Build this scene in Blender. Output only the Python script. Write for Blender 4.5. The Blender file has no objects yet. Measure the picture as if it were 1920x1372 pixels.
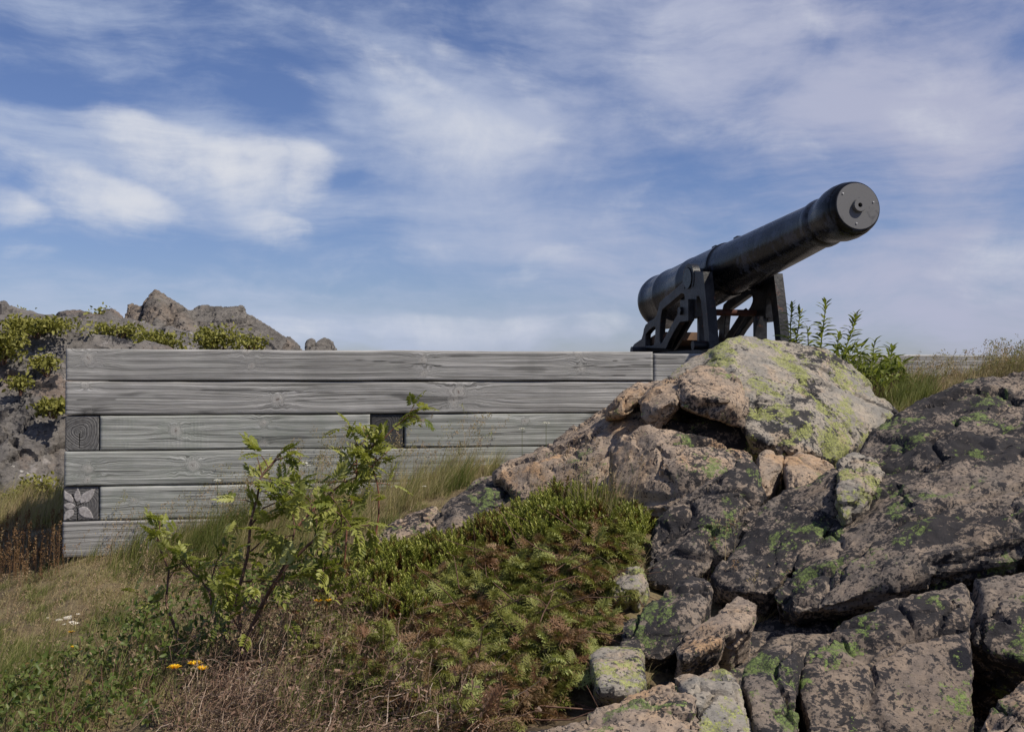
import bpy, bmesh, math, random
import numpy as np
from mathutils import Vector, Matrix

# ------------------------------------------------------------------ camera, sky, sun, exposure
SC = bpy.context.scene
COL = SC.collection
FPX, CX, CY, W0 = 2058.0, 960.0, 686.0, 1920.0
PITCH = math.atan(30 / FPX)
cam_d = bpy.data.cameras.new('camera'); cam_d.sensor_width = 36; cam_d.lens = 36 * FPX / W0
cam_d.clip_start = .05; cam_d.clip_end = 5000
cam = bpy.data.objects.new('camera', cam_d); COL.objects.link(cam)
cam.rotation_euler = (math.pi / 2 + PITCH, 0, 0); SC.camera = cam

SUN_EL, SUN_AZ = math.radians(52), math.radians(117)      # azimuth clockwise from +Y (view direction): right and a little behind the camera
sv = Vector((math.sin(SUN_AZ) * math.cos(SUN_EL), math.cos(SUN_AZ) * math.cos(SUN_EL), math.sin(SUN_EL)))
sun_d = bpy.data.lights.new('sun', 'SUN'); sun_d.energy = 4.9; sun_d.angle = math.radians(.53); sun_d.color = (1, .92, .80)
sun = bpy.data.objects.new('sun', sun_d); COL.objects.link(sun)
sun.rotation_euler = (-sv).to_track_quat('-Z', 'Y').to_euler()
SC.view_settings.view_transform = 'Standard'; SC.view_settings.look = 'None'
SC.view_settings.exposure = 0; SC.view_settings.gamma = 1

class NT:
    """tiny helper for node trees"""
    def __init__(s, tree): s.t = tree; tree.nodes.clear()
    def n(s, ty, ins=None, **kw):
        nd = s.t.nodes.new(ty)
        for k, v in kw.items(): setattr(nd, k, v)
        for k, v in (ins or {}).items():
            sk = nd.inputs[k]
            if isinstance(v, bpy.types.NodeSocket): s.t.links.new(v, sk)
            else: sk.default_value = v
        return nd
    def m(s, op, a, b=0.0, c=None, clamp=False):
        i = {0: a, 1: b}
        if c is not None: i[2] = c
        return s.n('ShaderNodeMath', i, operation=op, use_clamp=clamp).outputs[0]
    def noise(s, vec, scale, detail=5, rough=.55, dist=0.0, dim='3D', lac=2.0):
        return s.n('ShaderNodeTexNoise', {'Vector': vec, 'Scale': scale, 'Detail': detail, 'Roughness': rough, 'Distortion': dist, 'Lacunarity': lac}, noise_dimensions=dim).outputs[0]
    def ss(s, v, a, b, lo=0.0, hi=1.0):
        return s.n('ShaderNodeMapRange', {'Value': v, 'From Min': a, 'From Max': b, 'To Min': lo, 'To Max': hi}, interpolation_type='SMOOTHSTEP').outputs[0]
    def mix(s, f, a, b, bt='MIX'):
        nd = s.t.nodes.new('ShaderNodeMix'); nd.data_type = 'RGBA'; nd.blend_type = bt
        for k, v in ((0, f), (6, a), (7, b)):
            if isinstance(v, bpy.types.NodeSocket): s.t.links.new(v, nd.inputs[k])
            else: nd.inputs[k].default_value = v if k == 0 else (*v, 1)[:4]
        return nd.outputs[2]
    def ramp(s, f, stops):
        nd = s.t.nodes.new('ShaderNodeValToRGB'); e = nd.color_ramp.elements
        while len(e) > 1: e.remove(e[0])
        e[0].position = stops[0][0]; e[0].color = (*stops[0][1], 1)
        for p, c in stops[1:]:
            x = e.new(p); x.color = (*c, 1)
        s.t.links.new(f, nd.inputs[0]); return nd.outputs[0]

# sky: Nishita, with high cloud laid out by direction (azimuth, elevation)
wd = bpy.data.worlds.new('World'); SC.world = wd; wd.use_nodes = True
N = NT(wd.node_tree)
sky = N.n('ShaderNodeTexSky', sky_type='NISHITA', sun_disc=False, sun_elevation=SUN_EL, sun_rotation=SUN_AZ, air_density=1.0, dust_density=.4, ozone_density=2.2)
dirv = N.n('ShaderNodeTexCoord').outputs['Generated']
sp = N.n('ShaderNodeSeparateXYZ', {0: N.n('ShaderNodeVectorMath', {0: dirv}, operation='NORMALIZE').outputs[0]})
az = N.m('ARCTAN2', sp.outputs[0], sp.outputs[1]); el = N.m('ARCSINE', sp.outputs[2])
ae = N.n('ShaderNodeCombineXYZ', {0: az, 1: el, 2: 0.0}).outputs[0]
def dirpx(px, py):
    u, v = (px - CX) / FPX, (CY - py) / FPX
    y = math.cos(PITCH) - v * math.sin(PITCH); z = math.sin(PITCH) + v * math.cos(PITCH)
    return math.atan2(u, y), math.asin(z / math.sqrt(u * u + y * y + z * z))
wz = N.n('ShaderNodeTexNoise', {'Vector': ae, 'Scale': 5.0, 'Detail': 3.0}, noise_dimensions='3D').outputs['Color']
wv = N.n('ShaderNodeVectorMath', {0: wz, 1: (.5, .5, .5)}, operation='SUBTRACT').outputs[0]
def warped(k): return N.n('ShaderNodeVectorMath', {0: wv, 1: (k, k, 0), 2: ae}, operation='MULTIPLY_ADD').outputs[0]
ae_w, ae_s = warped(.10), warped(.05)
def blob(px, py, rx, ry, rot, w=1.0, hard=0.0, vec=None):
    a, e = dirpx(px, py)
    mp = N.n('ShaderNodeMapping', {'Vector': vec or ae_w, 'Location': (a, e, 0), 'Rotation': (0, 0, math.radians(rot)), 'Scale': (rx / FPX, ry / FPX, 1)}, vector_type='TEXTURE').outputs[0]
    d = N.n('ShaderNodeVectorMath', {0: mp}, operation='LENGTH').outputs['Value']
    return N.ss(d, 1.0, hard, 0.0, w)
def streak(vec, rot, sx, sy, off, detail=9, rough=.6, dist=.3):
    mp = N.n('ShaderNodeMapping', {'Vector': vec, 'Location': (off, off * .7, off), 'Rotation': (0, 0, math.radians(rot)), 'Scale': (sx, sy, 1)}).outputs[0]
    return N.noise(mp, 1.0, detail, rough, dist)
nL = streak(ae_s, 20, 4.0, 17, 3.1)                   # fibres falling to the right (left half)
nR = streak(ae_s, -31, 3.2, 12, 8.4)                  # fibres rising to the right (right half)
nT = streak(ae_s, 36, 3.6, 11, 1.7)                   # steep fall streaks, top middle
nC = N.noise(ae_s, 13.0, 9, .62, .2)                     # billows
side = N.ss(az, -.16, .06)
topm = blob(900, 150, 520, 330, -20, 1.0, .2)
fib = N.n('ShaderNodeMix', {0: side, 2: nL, 3: nR}).outputs[0]
fib = N.n('ShaderNodeMix', {0: topm, 2: fib, 3: nT}).outputs[0]
cov = None
for b in [(860, 270, 430, 230, -14, .36), (1420, 90, 700, 260, -8, .64), (1000, 330, 330, 160, 0, .2), (760, 60, 260, 90, -34, .2),
          (1780, 260, 380, 240, 0, .5), (1830, 580, 420, 170, 4, .46), (1000, 640, 1000, 80, 0, .3), (870, 600, 480, 62, 0, .3), (520, 600, 330, 40, 0, .22),
          (250, 540, 420, 90, 0, .14), (560, 130, 160, 26, -20, .22), (760, 190, 260, 34, -28, .26), (1150, 470, 420, 130, 12, .12), (1050, 520, 700, 160, 0, .10),
          (660, 250, 150, 28, -24, .2), (480, 400, 190, 60, -22, .26), (120, 300, 230, 120, -14, .17),
          (160, 380, 420, 140, -14, .24), (330, 310, 330, 110, -12, .2)]:
    o = blob(*b); cov = o if cov is None else N.m('ADD', cov, o)
hole = None
for b in [(330, 350, 150, 30, -12, .22), (160, 480, 120, 34, -6, .34), (650, 362, 70, 22, 14, .34), (470, 190, 240, 60, -8, .3), (1390, 200, 130, 55, -12, .32),
          (1280, 320, 120, 50, -15, .2), (90, 110, 320, 190, 0, .16), (250, 480, 150, 26, -10, .22), (400, 90, 300, 110, -10, .1), (1900, 130, 160, 60, 15, .18), (1500, 430, 500, 70, 8, .05), (1690, 330, 300, 60, -6, .1)]:
    o = blob(*b); hole = o if hole is None else N.m('ADD', hole, o)
c0 = N.m('SUBTRACT', N.m('ADD', cov, N.m('MULTIPLY', N.m('SUBTRACT', fib, .5), 2.9)), hole)
nM = N.noise(ae_s, 9.0, 8, .6, .4); nF = streak(ae_s, 24, 11, 46, 5.5, 6, .6, .2); nF2 = streak(ae_s, -24, 10, 42, 2.5, 6, .6, .2)
fine = N.n('ShaderNodeMix', {0: side, 2: nF, 3: nF2}).outputs[0]
c0 = N.m('ADD', c0, N.m('ADD', N.m('MULTIPLY', N.m('SUBTRACT', nM, .5), 1.1), N.m('MULTIPLY', N.m('SUBTRACT', fine, .5), .55)))
thin = N.ss(N.m('ADD', c0, .13), -.25, 1.0)
# brighter cloud banks: crisp upper rim, soft trailing underside
def bank(px, py, rx, ry, rot, w, up=2.4, dn=.75):      # fine cirrus (up = dn = 1) bends more with the wind
    a, e = dirpx(px, py)
    mp = N.n('ShaderNodeMapping', {'Vector': ae_w if up == 1 else ae_s, 'Location': (a, e, 0), 'Rotation': (0, 0, math.radians(rot)), 'Scale': (rx / FPX, ry / FPX, 1)}, vector_type='TEXTURE').outputs[0]
    q = N.n('ShaderNodeSeparateXYZ', {0: mp}); y = q.outputs[1]
    yy = N.m('MAXIMUM', N.m('MULTIPLY', y, up), N.m('MULTIPLY', y, -dn)); d = N.m('SQRT', N.m('ADD', N.m('MULTIPLY', q.outputs[0], q.outputs[0]), N.m('MULTIPLY', yy, yy)))
    return N.ss(d, 1.0, .15, 0.0, w)
cum = None
for b in [(340, 262, 260, 100, -15, .8), (470, 290, 200, 110, -8, 1.0), (575, 300, 105, 100, -10, .9), (200, 345, 270, 90, -17, .85), (20, 370, 100, 90, -20, .8), (330, 430, 140, 60, -20, .45), (60, 470, 110, 40, 0, .5), (520, 410, 130, 60, -15, .5),
          (870, 285, 250, 110, -10, .5, 1, 1), (770, 210, 110, 60, -30, .5, 1.2, 1), (900, 600, 330, 60, 0, .62), (560, 600, 170, 50, 0, .5), (1120, 598, 140, 60, 8, .5), (1850, 500, 200, 110, 10, .42, 1, 1), (1150, 400, 90, 40, 40, .35, 1, 1), (1800, 220, 260, 90, 0, .35, 1, 1), (1350, 60, 380, 90, -12, .35, 1, 1), (800, 60, 190, 40, -35, .45, 1, 1), (780, 140, 210, 26, -28, .42, 1, 1)] + [(q[0], q[1], q[2], q[3] * 2.1, q[4], .33, 1, 1) for q in ((690, 110, 280, 24, -27), (830, 200, 320, 30, -36), (960, 110, 230, 24, -52), (1010, 300, 270, 24, 34), (1130, 420, 260, 20, 36), (1010, 490, 340, 22, 21), (1310, 250, 300, 26, -15), (620, 60, 220, 18, -24), (500, 150, 220, 18, -20), (1540, 310, 330, 26, -12), (1250, 130, 300, 36, -25), (1700, 130, 330, 40, -10), (1300, 520, 300, 22, 16), (720, 500, 260, 24, 18), (1500, 60, 260, 30, -30), (1100, 60, 200, 26, -60))]:
    o = bank(*b); cum = o if cum is None else N.m('MAXIMUM', cum, o)
nD = N.m('ADD', N.m('MULTIPLY', N.m('SUBTRACT', nC, .5), 1.3), N.m('ADD', N.m('MULTIPLY', N.m('SUBTRACT', fib, .5), 1.3), N.m('MULTIPLY', N.m('SUBTRACT', fine, .5), .5)))
cumd = N.m('MULTIPLY', N.ss(N.m('ADD', cum, N.m('MULTIPLY', nD, N.ss(cum, 0, .25))), .15, 1.2), N.m('MULTIPLY_ADD', nM, .9, .38))
blue = N.mix(1.0, sky.outputs[0], (.64, .67, .90), 'MULTIPLY')
mauve = N.ss(az, -.25, .4)
veil_c = N.mix(mauve, (4.5, 5.2, 6.8), (4.5, 4.7, 6.1))
c1 = N.mix(N.m('MULTIPLY', thin, .92), blue, veil_c)
c2 = N.mix(N.m('MINIMUM', cumd, .95), c1, (6.9, 7.1, 7.7))
N.n('ShaderNodeOutputWorld', {0: N.n('ShaderNodeBackground', {0: c2, 1: .1}).outputs[0]})
# ------------------------------------------------------------------ helpers
def P(px, py, Y):
    """world point at depth Y seen at photo pixel (px, py)"""
    u, v = (px - CX) / FPX, (CY - py) / FPX
    y = math.cos(PITCH) - v * math.sin(PITCH); z = math.sin(PITCH) + v * math.cos(PITCH)
    k = Y / y
    return np.array((u * k, Y + 0 * u, z * k))
def proj(p):
    x, y, z = p
    yc = y * math.cos(PITCH) + z * math.sin(PITCH); zc = -y * math.sin(PITCH) + z * math.cos(PITCH)
    return CX + FPX * x / yc, CY - FPX * zc / yc
def tag(o, label=None, cat=None, group=None, kind=None):
    if label: o['label'] = label
    if cat: o['category'] = cat
    if group: o['group'] = group
    if kind: o['kind'] = kind
    return o
def empty(name, loc=(0, 0, 0), rz=0.0):
    o = bpy.data.objects.new(name, None); o.location = loc; o.rotation_euler = (0, 0, rz); o.empty_display_size = .2
    COL.objects.link(o); return o
def mesh_obj(name, v, f, mat, parent=None, smooth=False, attrs=None):
    """v: (n,3) array, f: list of faces or {k: (m,k) array} -> ONE mesh object"""
    me = bpy.data.meshes.new(name)
    v = np.asarray(v, np.float32)
    if isinstance(f, dict):
        fs = [(k, np.asarray(a, np.int32)) for k, a in f.items() if len(a)]
        loops = np.concatenate([a.ravel() for k, a in fs]); tot = np.concatenate([np.full(len(a), k, np.int32) for k, a in fs])
        me.vertices.add(len(v)); me.vertices.foreach_set('co', v.ravel())
        me.loops.add(len(loops)); me.loops.foreach_set('vertex_index', loops)
        me.polygons.add(len(tot)); me.polygons.foreach_set('loop_start', np.concatenate(([0], np.cumsum(tot)[:-1])).astype(np.int32))
        me.update(calc_edges=True)
    else:
        me.from_pydata([tuple(map(float, x)) for x in v], [], [tuple(map(int, x)) for x in f]); me.update()
    for k, a in (attrs or {}).items():
        at = me.attributes.new(k, 'FLOAT', 'POINT'); at.data.foreach_set('value', np.asarray(a, np.float32))
    if smooth: me.polygons.foreach_set('use_smooth', np.ones(len(me.polygons), bool))
    me.materials.append(mat)
    o = bpy.data.objects.new(name, me); COL.objects.link(o)
    if parent: o.parent = parent
    return o
class MB:
    """collects simple solids as one mesh"""
    def __init__(s): s.v = []; s.f = []
    def add(s, v, f):
        b = len(s.v); s.v += [tuple(map(float, x)) for x in v]; s.f += [tuple(i + b for i in q) for q in f]; return s
    def box(s, c, size, M=None):
        c = np.array(c, float); h = np.array(size, float) / 2
        v = [np.array((sx, sy, sz)) * h for sx in (-1, 1) for sy in (-1, 1) for sz in (-1, 1)]
        if M is not None: v = [np.array(M) @ x for x in v]
        return s.add([c + x for x in v], [(0, 1, 3, 2), (4, 6, 7, 5), (0, 4, 5, 1), (2, 3, 7, 6), (0, 2, 6, 4), (1, 5, 7, 3)])
    def tube(s, pts, rad, n=8, cap=True):
        pts = [np.array(p, float) for p in pts]; m = len(pts)
        rad = [rad] * m if np.isscalar(rad) else rad
        up = np.array((.13, .31, .94)); vs = []; fs = []
        for i in range(m):
            t = pts[min(i + 1, m - 1)] - pts[max(i - 1, 0)]; t /= np.linalg.norm(t) + 1e-9
            a = np.cross(t, up); a /= np.linalg.norm(a) + 1e-9; b = np.cross(t, a)
            for k in range(n):
                w = 2 * math.pi * k / n; vs.append(pts[i] + rad[i] * (math.cos(w) * a + math.sin(w) * b))
        for i in range(m - 1):
            for k in range(n): fs.append((i * n + k, i * n + (k + 1) % n, (i + 1) * n + (k + 1) % n, (i + 1) * n + k))
        if cap: fs += [tuple(range(n - 1, -1, -1)), tuple(range((m - 1) * n, m * n))]
        return s.add(vs, fs)
    def lathe(s, o, ax, prof, n=48, caps=True):
        """prof: list of (distance along ax, radius)"""
        o = np.array(o, float); ax = np.array(ax, float); ax /= np.linalg.norm(ax)
        a = np.cross(ax, (0, 0, 1.0)); a /= np.linalg.norm(a); b = np.cross(ax, a)
        vs = []; fs = []
        for t, r in prof:
            for k in range(n):
                w = 2 * math.pi * k / n; vs.append(o + ax * t + r * (math.cos(w) * a + math.sin(w) * b))
        for i in range(len(prof) - 1):
            for k in range(n): fs.append((i * n + k, (i + 1) * n + k, (i + 1) * n + (k + 1) % n, i * n + (k + 1) % n))
        if caps: fs += [tuple(range(n)), tuple(range(len(prof) * n - 1, (len(prof) - 1) * n - 1, -1))]
        return s.add(vs, fs)
    def build(s, name, mat, parent=None, smooth=False):
        o = mesh_obj(name, s.v, s.f, mat, parent)
        bm = bmesh.new(); bm.from_mesh(o.data); bmesh.ops.recalc_face_normals(bm, faces=bm.faces)
        if smooth:
            for f in bm.faces: f.smooth = True
            for e in bm.edges:
                if len(e.link_faces) == 2 and e.calc_face_angle(0) > math.radians(32): e.smooth = False
        bm.to_mesh(o.data); bm.free(); return o

# vectorised noise
def _h(i, j, k, s):
    n = (i.astype(np.int64) * 374761393 + j.astype(np.int64) * 668265263 + k.astype(np.int64) * 2147483647 + s * 1274126177) & 0xffffffff
    n = ((n ^ (n >> 13)) * 1274126177) & 0xffffffff; n = ((n ^ (n >> 16)) * 2246822519) & 0xffffffff
    return (n ^ (n >> 15)) & 0xffffffff
GR = np.array([(1, 1, 0), (-1, 1, 0), (1, -1, 0), (-1, -1, 0), (1, 0, 1), (-1, 0, 1), (1, 0, -1), (-1, 0, -1), (0, 1, 1), (0, -1, 1), (0, 1, -1), (0, -1, -1)], float)
def perlin(p, s=0):
    p = np.asarray(p, float); i = np.floor(p).astype(np.int64); f = p - i; u = f * f * f * (f * (f * 6 - 15) + 10); out = 0
    for dx in (0, 1):
        for dy in (0, 1):
            for dz in (0, 1):
                g = GR[_h(i[:, 0] + dx, i[:, 1] + dy, i[:, 2] + dz, s) % 12]
                d = (g * (f - (dx, dy, dz))).sum(1)
                out = out + d * (u[:, 0] if dx else 1 - u[:, 0]) * (u[:, 1] if dy else 1 - u[:, 1]) * (u[:, 2] if dz else 1 - u[:, 2])
    return out
def fbm(p, o=4, s=0, g=.5, ridge=False):
    a, t, q = 1.0, 0, np.asarray(p, float)
    for k in range(o):
        n = perlin(q, s + k * 17); t = t + a * ((.5 - np.abs(n)) if ridge else n); a *= g; q = q * 2.03 + 11.7
    return t
def worley(p, s=0):
    p = np.asarray(p, float); i = np.floor(p).astype(np.int64); f1 = np.full(len(p), 9.0); f2 = f1.copy(); cid = np.zeros(len(p), np.int64); off = np.zeros((len(p), 3))
    for dx in (-1, 0, 1):
        for dy in (-1, 0, 1):
            for dz in (-1, 0, 1):
                c = i + (dx, dy, dz); h = _h(c[:, 0], c[:, 1], c[:, 2], s)
                o = np.stack(((h & 1023) / 1023, ((h >> 10) & 1023) / 1023, ((h >> 20) & 1023) / 1023), 1)
                d = np.linalg.norm(c + o - p, axis=1); m = d < f1
                f2 = np.where(m, f1, np.minimum(f2, d)); cid = np.where(m, h, cid); off[m] = (p - c - o)[m]; f1 = np.where(m, d, f1)
    return f1, f2, cid, off
def facets(p, s, tilt):
    """each cell of broken rock is a plane of its own, tilted and offset"""
    f1, f2, cid, off = worley(p, s)
    t = np.stack((((cid >> 3) & 255), ((cid >> 11) & 255), ((cid >> 19) & 255)), 1) / 127.5 - 1
    return f1, f2, tilt * (t * off).sum(1) + (1 - tilt) * .5 * t[:, 0]
# ------------------------------------------------------------------ materials
def new_mat(name):
    m = bpy.data.materials.new(name); m.use_nodes = True
    T = NT(m.node_tree); out = T.n('ShaderNodeOutputMaterial')
    return m, T, out
def principled(T, out, col, rough=.85, bump=None, bs=.5, bd=.01, spec=.3, metal=0.0):
    i = {'Roughness': rough, 'Specular IOR Level': spec, 'Metallic': metal}
    b = T.n('ShaderNodeBsdfPrincipled', i)
    if isinstance(col, bpy.types.NodeSocket): T.t.links.new(col, b.inputs['Base Color'])
    else: b.inputs['Base Color'].default_value = (*col, 1)
    if bump is not None:
        bn = T.n('ShaderNodeBump', {'Height': bump, 'Strength': bs, 'Distance': bd}); T.t.links.new(bn.outputs[0], b.inputs['Normal'])
    T.t.links.new(b.outputs[0], out.inputs[0]); return b
def rock_mat(name, base, base2, black, green, gcol, warm=(.33, .20, .11), warm_amt=.5, scale=1.0, spots=0.0, pale=0.0, vein=None, bsc=15, bgw=.95):
    m, T, out = new_mat(name)
    co = T.n('ShaderNodeTexCoord').outputs['Object']
    sc = lambda s: s * scale
    # grain direction of the rock: stretched along a dipping axis
    st = T.n('ShaderNodeMapping', {'Vector': co, 'Rotation': (.3, .52, -.17), 'Scale': (1.0, 2.8, 2.8)}).outputs[0]
    big = T.noise(co, sc(2.1), 4, .5); mid = T.noise(co, sc(9), 7, .65, .3); fine = T.noise(st, sc(38), 7, .7)
    grit = T.noise(co, sc(150), 4, .7)
    c = T.mix(T.ss(mid, .35, .65), base, base2)
    c = T.mix(T.m('MULTIPLY', T.ss(T.noise(co, sc(3.3), 5, .6, .6), .52, .66), warm_amt), c, warm)
    c = T.mix(T.ss(fine, .3, .7, 0, .35), c, (base2[0] * .45, base2[1] * .45, base2[2] * .45))
    c = T.mix(T.ss(grit, .55, .75, 0, .4), c, (.42, .38, .34))
    c = T.mix(T.ss(T.noise(co, sc(33), 6, .75, .2), .52, .60, 0, .6), c, tuple(x * .5 for x in base2))
    if pale: c = T.mix(T.m('MULTIPLY', T.ss(T.noise(co, sc(7), 6, .6, .2), .6, .66), pale), c, (.36, .335, .32))
    if vein:        # a quartz vein: a thin wavy sheet through the rock
        dd = T.m('ADD', T.n('ShaderNodeVectorMath', {0: co, 1: vein[0]}, operation='DOT_PRODUCT').outputs['Value'], T.m('MULTIPLY', T.noise(co, 3, 5, .7), .16))
        c = T.mix(T.m('MULTIPLY', T.ss(T.m('ABSOLUTE', T.m('SUBTRACT', dd, vein[1] + .08)), .014, .006), T.ss(T.noise(co, 9, 4, .6), .50, .56)), c, (.48, .46, .43))
    # black crust lichen: ragged specks that gather in patches
    bl = T.noise(co, sc(bsc), 9, .72, .3); bg = T.noise(co, sc(2.6), 4, .6, .3)
    th = T.m('ADD', bl, T.m('MULTIPLY', T.m('SUBTRACT', bg, .5), bgw))
    mb = T.ss(th, .572 - black, .588 - black)
    sp = T.noise(co, sc(75), 4, .6); mb = T.m('MAXIMUM', mb, T.m('MULTIPLY', T.ss(T.m('ADD', sp, T.m('MULTIPLY', T.m('SUBTRACT', bg, .5), .4)), .575 - black * .7, .605 - black * .7), .9))
    c = T.mix(T.m('MULTIPLY', mb, .93), c, (.022, .022, .026))
    if spots:
        wco = T.n('ShaderNodeVectorMath', {0: T.n('ShaderNodeTexNoise', {'Vector': co, 'Scale': sc(14), 'Detail': 4.0}).outputs['Color'], 1: (.09, .09, .09), 2: co}, operation='MULTIPLY_ADD').outputs[0]
        v = T.n('ShaderNodeTexVoronoi', {'Vector': wco, 'Scale': sc(4.2)}); cc = T.n('ShaderNodeSeparateColor', {0: v.outputs['Color']})
        rad = T.m('MULTIPLY_ADD', cc.outputs[0], .42, -.42 + spots)
        c = T.mix(T.ss(T.m('SUBTRACT', rad, v.outputs['Distance']), 0, .04), c, (.014, .014, .018))
    # map lichen: ragged green patches with dark cracks in them
    gl = T.noise(co, sc(5.2), 7, .66, .35); g2 = T.noise(co, sc(42), 6, .75)
    gv = T.n('ShaderNodeTexVoronoi', {'Vector': co, 'Scale': sc(70)}, feature='DISTANCE_TO_EDGE').outputs['Distance']
    mg = T.m('MULTIPLY', T.ss(T.m('ADD', gl, T.m('MULTIPLY', T.m('SUBTRACT', g2, .5), .45)), .63 - green, .65 - green), T.ss(gv, .02, .12, .35, 1))
    gc = T.mix(T.ss(g2, .35, .65), tuple(x * .5 for x in gcol), gcol); gc = T.mix(T.ss(T.noise(co, sc(110), 3, .6), .5, .62, 0, .6), gc, (.05, .055, .04))
    c = T.mix(T.m('MULTIPLY', mg, .92), c, gc)
    h = T.m('ADD', T.m('MULTIPLY', fine, 1.0), T.m('MULTIPLY', grit, .35)); h = T.m('ADD', h, T.m('MULTIPLY', mid, .5)); h = T.m('ADD', h, T.m('MULTIPLY', mg, .15))
    principled(T, out, c, .92, h, .6, .014 / scale, .2)
    return m
M = {}
M['rock_light'] = rock_mat('lichened pale rock', (.40, .345, .275), (.245, .23, .205), .01, .10, (.36, .38, .13), (.47, .33, .21), .6)
M['rock_mid'] = rock_mat('lichened brown rock', (.42, .315, .225), (.285, .23, .185), .015, .025, (.20, .26, .085), (.48, .285, .14), .7, bsc=30, bgw=.7)
M['rock_tan'] = rock_mat('fresh broken tan rock', (.43, .315, .22), (.29, .235, .185), -.005, .02, (.24, .30, .09), (.46, .285, .15), .7, bsc=30, bgw=.6)
M['rock_dark'] = rock_mat('black lichened rock', (.30, .235, .18), (.19, .16, .135), .085, .04, (.19, .25, .08), (.28, .205, .14), .4, spots=.2, bsc=22, bgw=.8)  # lichen is real; base and crust also darkened, painting in lower right shade
M['rock_slab'] = rock_mat('blotched slab rock', (.285, .22, .165), (.185, .15, .125), .06, .035, (.20, .27, .08), (.27, .20, .145), .3, spots=.27, bsc=24, bgw=.7)  # base tone lowered too: bottom corner dimness put into the colour
M['rock_far'] = rock_mat('grey cliff rock', (.195, .178, .162), (.135, .126, .12), -.06, -.10, (.16, .16, .05), (.24, .17, .125), .6, scale=.35, pale=.55, vein=((.4, 0, .916), float(np.dot((.4, 0, .916), (-.445 * 12.25, 0, -.075 * 12.25)))))
M['rock_peak'] = rock_mat('brown crag rock', (.19, .174, .155), (.13, .12, .11), -.04, -.03, (.15, .16, .05), (.27, .20, .145), .5, scale=.14, pale=.25)

def leaf_mat(name, stops, trans=.3, rough=.5, attr='tint'):
    m, T, out = new_mat(name)
    f = T.n('ShaderNodeAttribute', attribute_name=attr).outputs['Fac']
    c = T.ramp(f, stops)
    b = T.n('ShaderNodeBsdfPrincipled', {'Base Color': c, 'Roughness': rough, 'Specular IOR Level': .25})
    t = T.n('ShaderNodeBsdfTranslucent', {0: T.mix(1.0, c, (1.25, 1.3, .7), 'MULTIPLY')})
    mx = T.n('ShaderNodeMixShader', {0: trans, 1: b.outputs[0], 2: t.outputs[0]})
    T.t.links.new(mx.outputs[0], out.inputs[0]); return m
M['grass'] = leaf_mat('dry grass', [(0, (.24, .175, .11)), (.3, (.44, .34, .215)), (.55, (.36, .31, .15)), (.8, (.22, .23, .07)), (1, (.11, .14, .03))], .3, .7)
M['stalk'] = leaf_mat('seeding grass', [(0, (.22, .13, .08)), (.5, (.33, .24, .15)), (1, (.22, .23, .08))], .25, .7)
M['rust'] = leaf_mat('rust brown stalks', [(0, (.10, .055, .03)), (.5, (.22, .13, .065)), (1, (.30, .22, .11))], .25, .7)
M['rowan'] = leaf_mat('rowan leaves', [(0, (.10, .13, .025)), (.45, (.22, .24, .05)), (.8, (.32, .325, .09)), (1, (.38, .39, .15))], .35, .42)
M['leafy'] = leaf_mat('low leaves', [(0, (.045, .075, .018)), (.5, (.10, .135, .03)), (.85, (.17, .19, .06)), (1, (.19, .08, .03))], .3, .45)
M['crow'] = leaf_mat('crowberry sprigs', [(0, (.17, .06, .025)), (.18, (.15, .095, .03)), (.4, (.14, .16, .025)), (.75, (.24, .26, .05)), (1, (.34, .34, .09))], .2, .5)
M['juni'] = leaf_mat('juniper needles', [(0, (.17, .085, .045)), (.2, (.25, .165, .09)), (.35, (.115, .125, .027)), (.7, (.205, .205, .05)), (1, (.32, .35, .12))], .2, .5)
M['twig'] = leaf_mat('dead twigs', [(0, (.08, .045, .03)), (.4, (.20, .125, .085)), (.8, (.32, .235, .175)), (1, (.45, .37, .30))], .0, .8)
M['willow'] = leaf_mat('willowherb leaves', [(0, (.09, .12, .025)), (.5, (.17, .20, .045)), (1, (.26, .27, .08))], .35, .45)
M['bush'] = leaf_mat('hill bush leaves', [(0, (.13, .13, .03)), (.5, (.22, .215, .05)), (1, (.30, .28, .075))], .25, .6)
M['petal'] = leaf_mat('yellow petals', [(0, (.80, .46, .012)), (1, (.90, .62, .03))], .25, .5)
M['white'] = leaf_mat('white florets', [(0, (.6, .58, .52)), (1, (.85, .84, .8))], .2, .6)
def plain(name, c1, c2, scale, rough=.8):
    m, T, out = new_mat(name); co = T.n('ShaderNodeTexCoord').outputs['Object']
    n = T.noise(co, scale, 5, .6); principled(T, out, T.mix(T.ss(n, .35, .65), c1, c2), rough, n, .4, .004); return m
M['bark'] = plain('red brown bark', (.09, .045, .03), (.17, .10, .07), 60)
M['stemred'] = plain('reddish stem bark', (.16, .06, .035), (.24, .12, .075), 50)
M['stemgreen'] = plain('green stem', (.10, .12, .04), (.15, .15, .06), 50)
M['chalk'] = plain('pale stone chip', (.62, .58, .50), (.5, .46, .38), 30)

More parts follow.
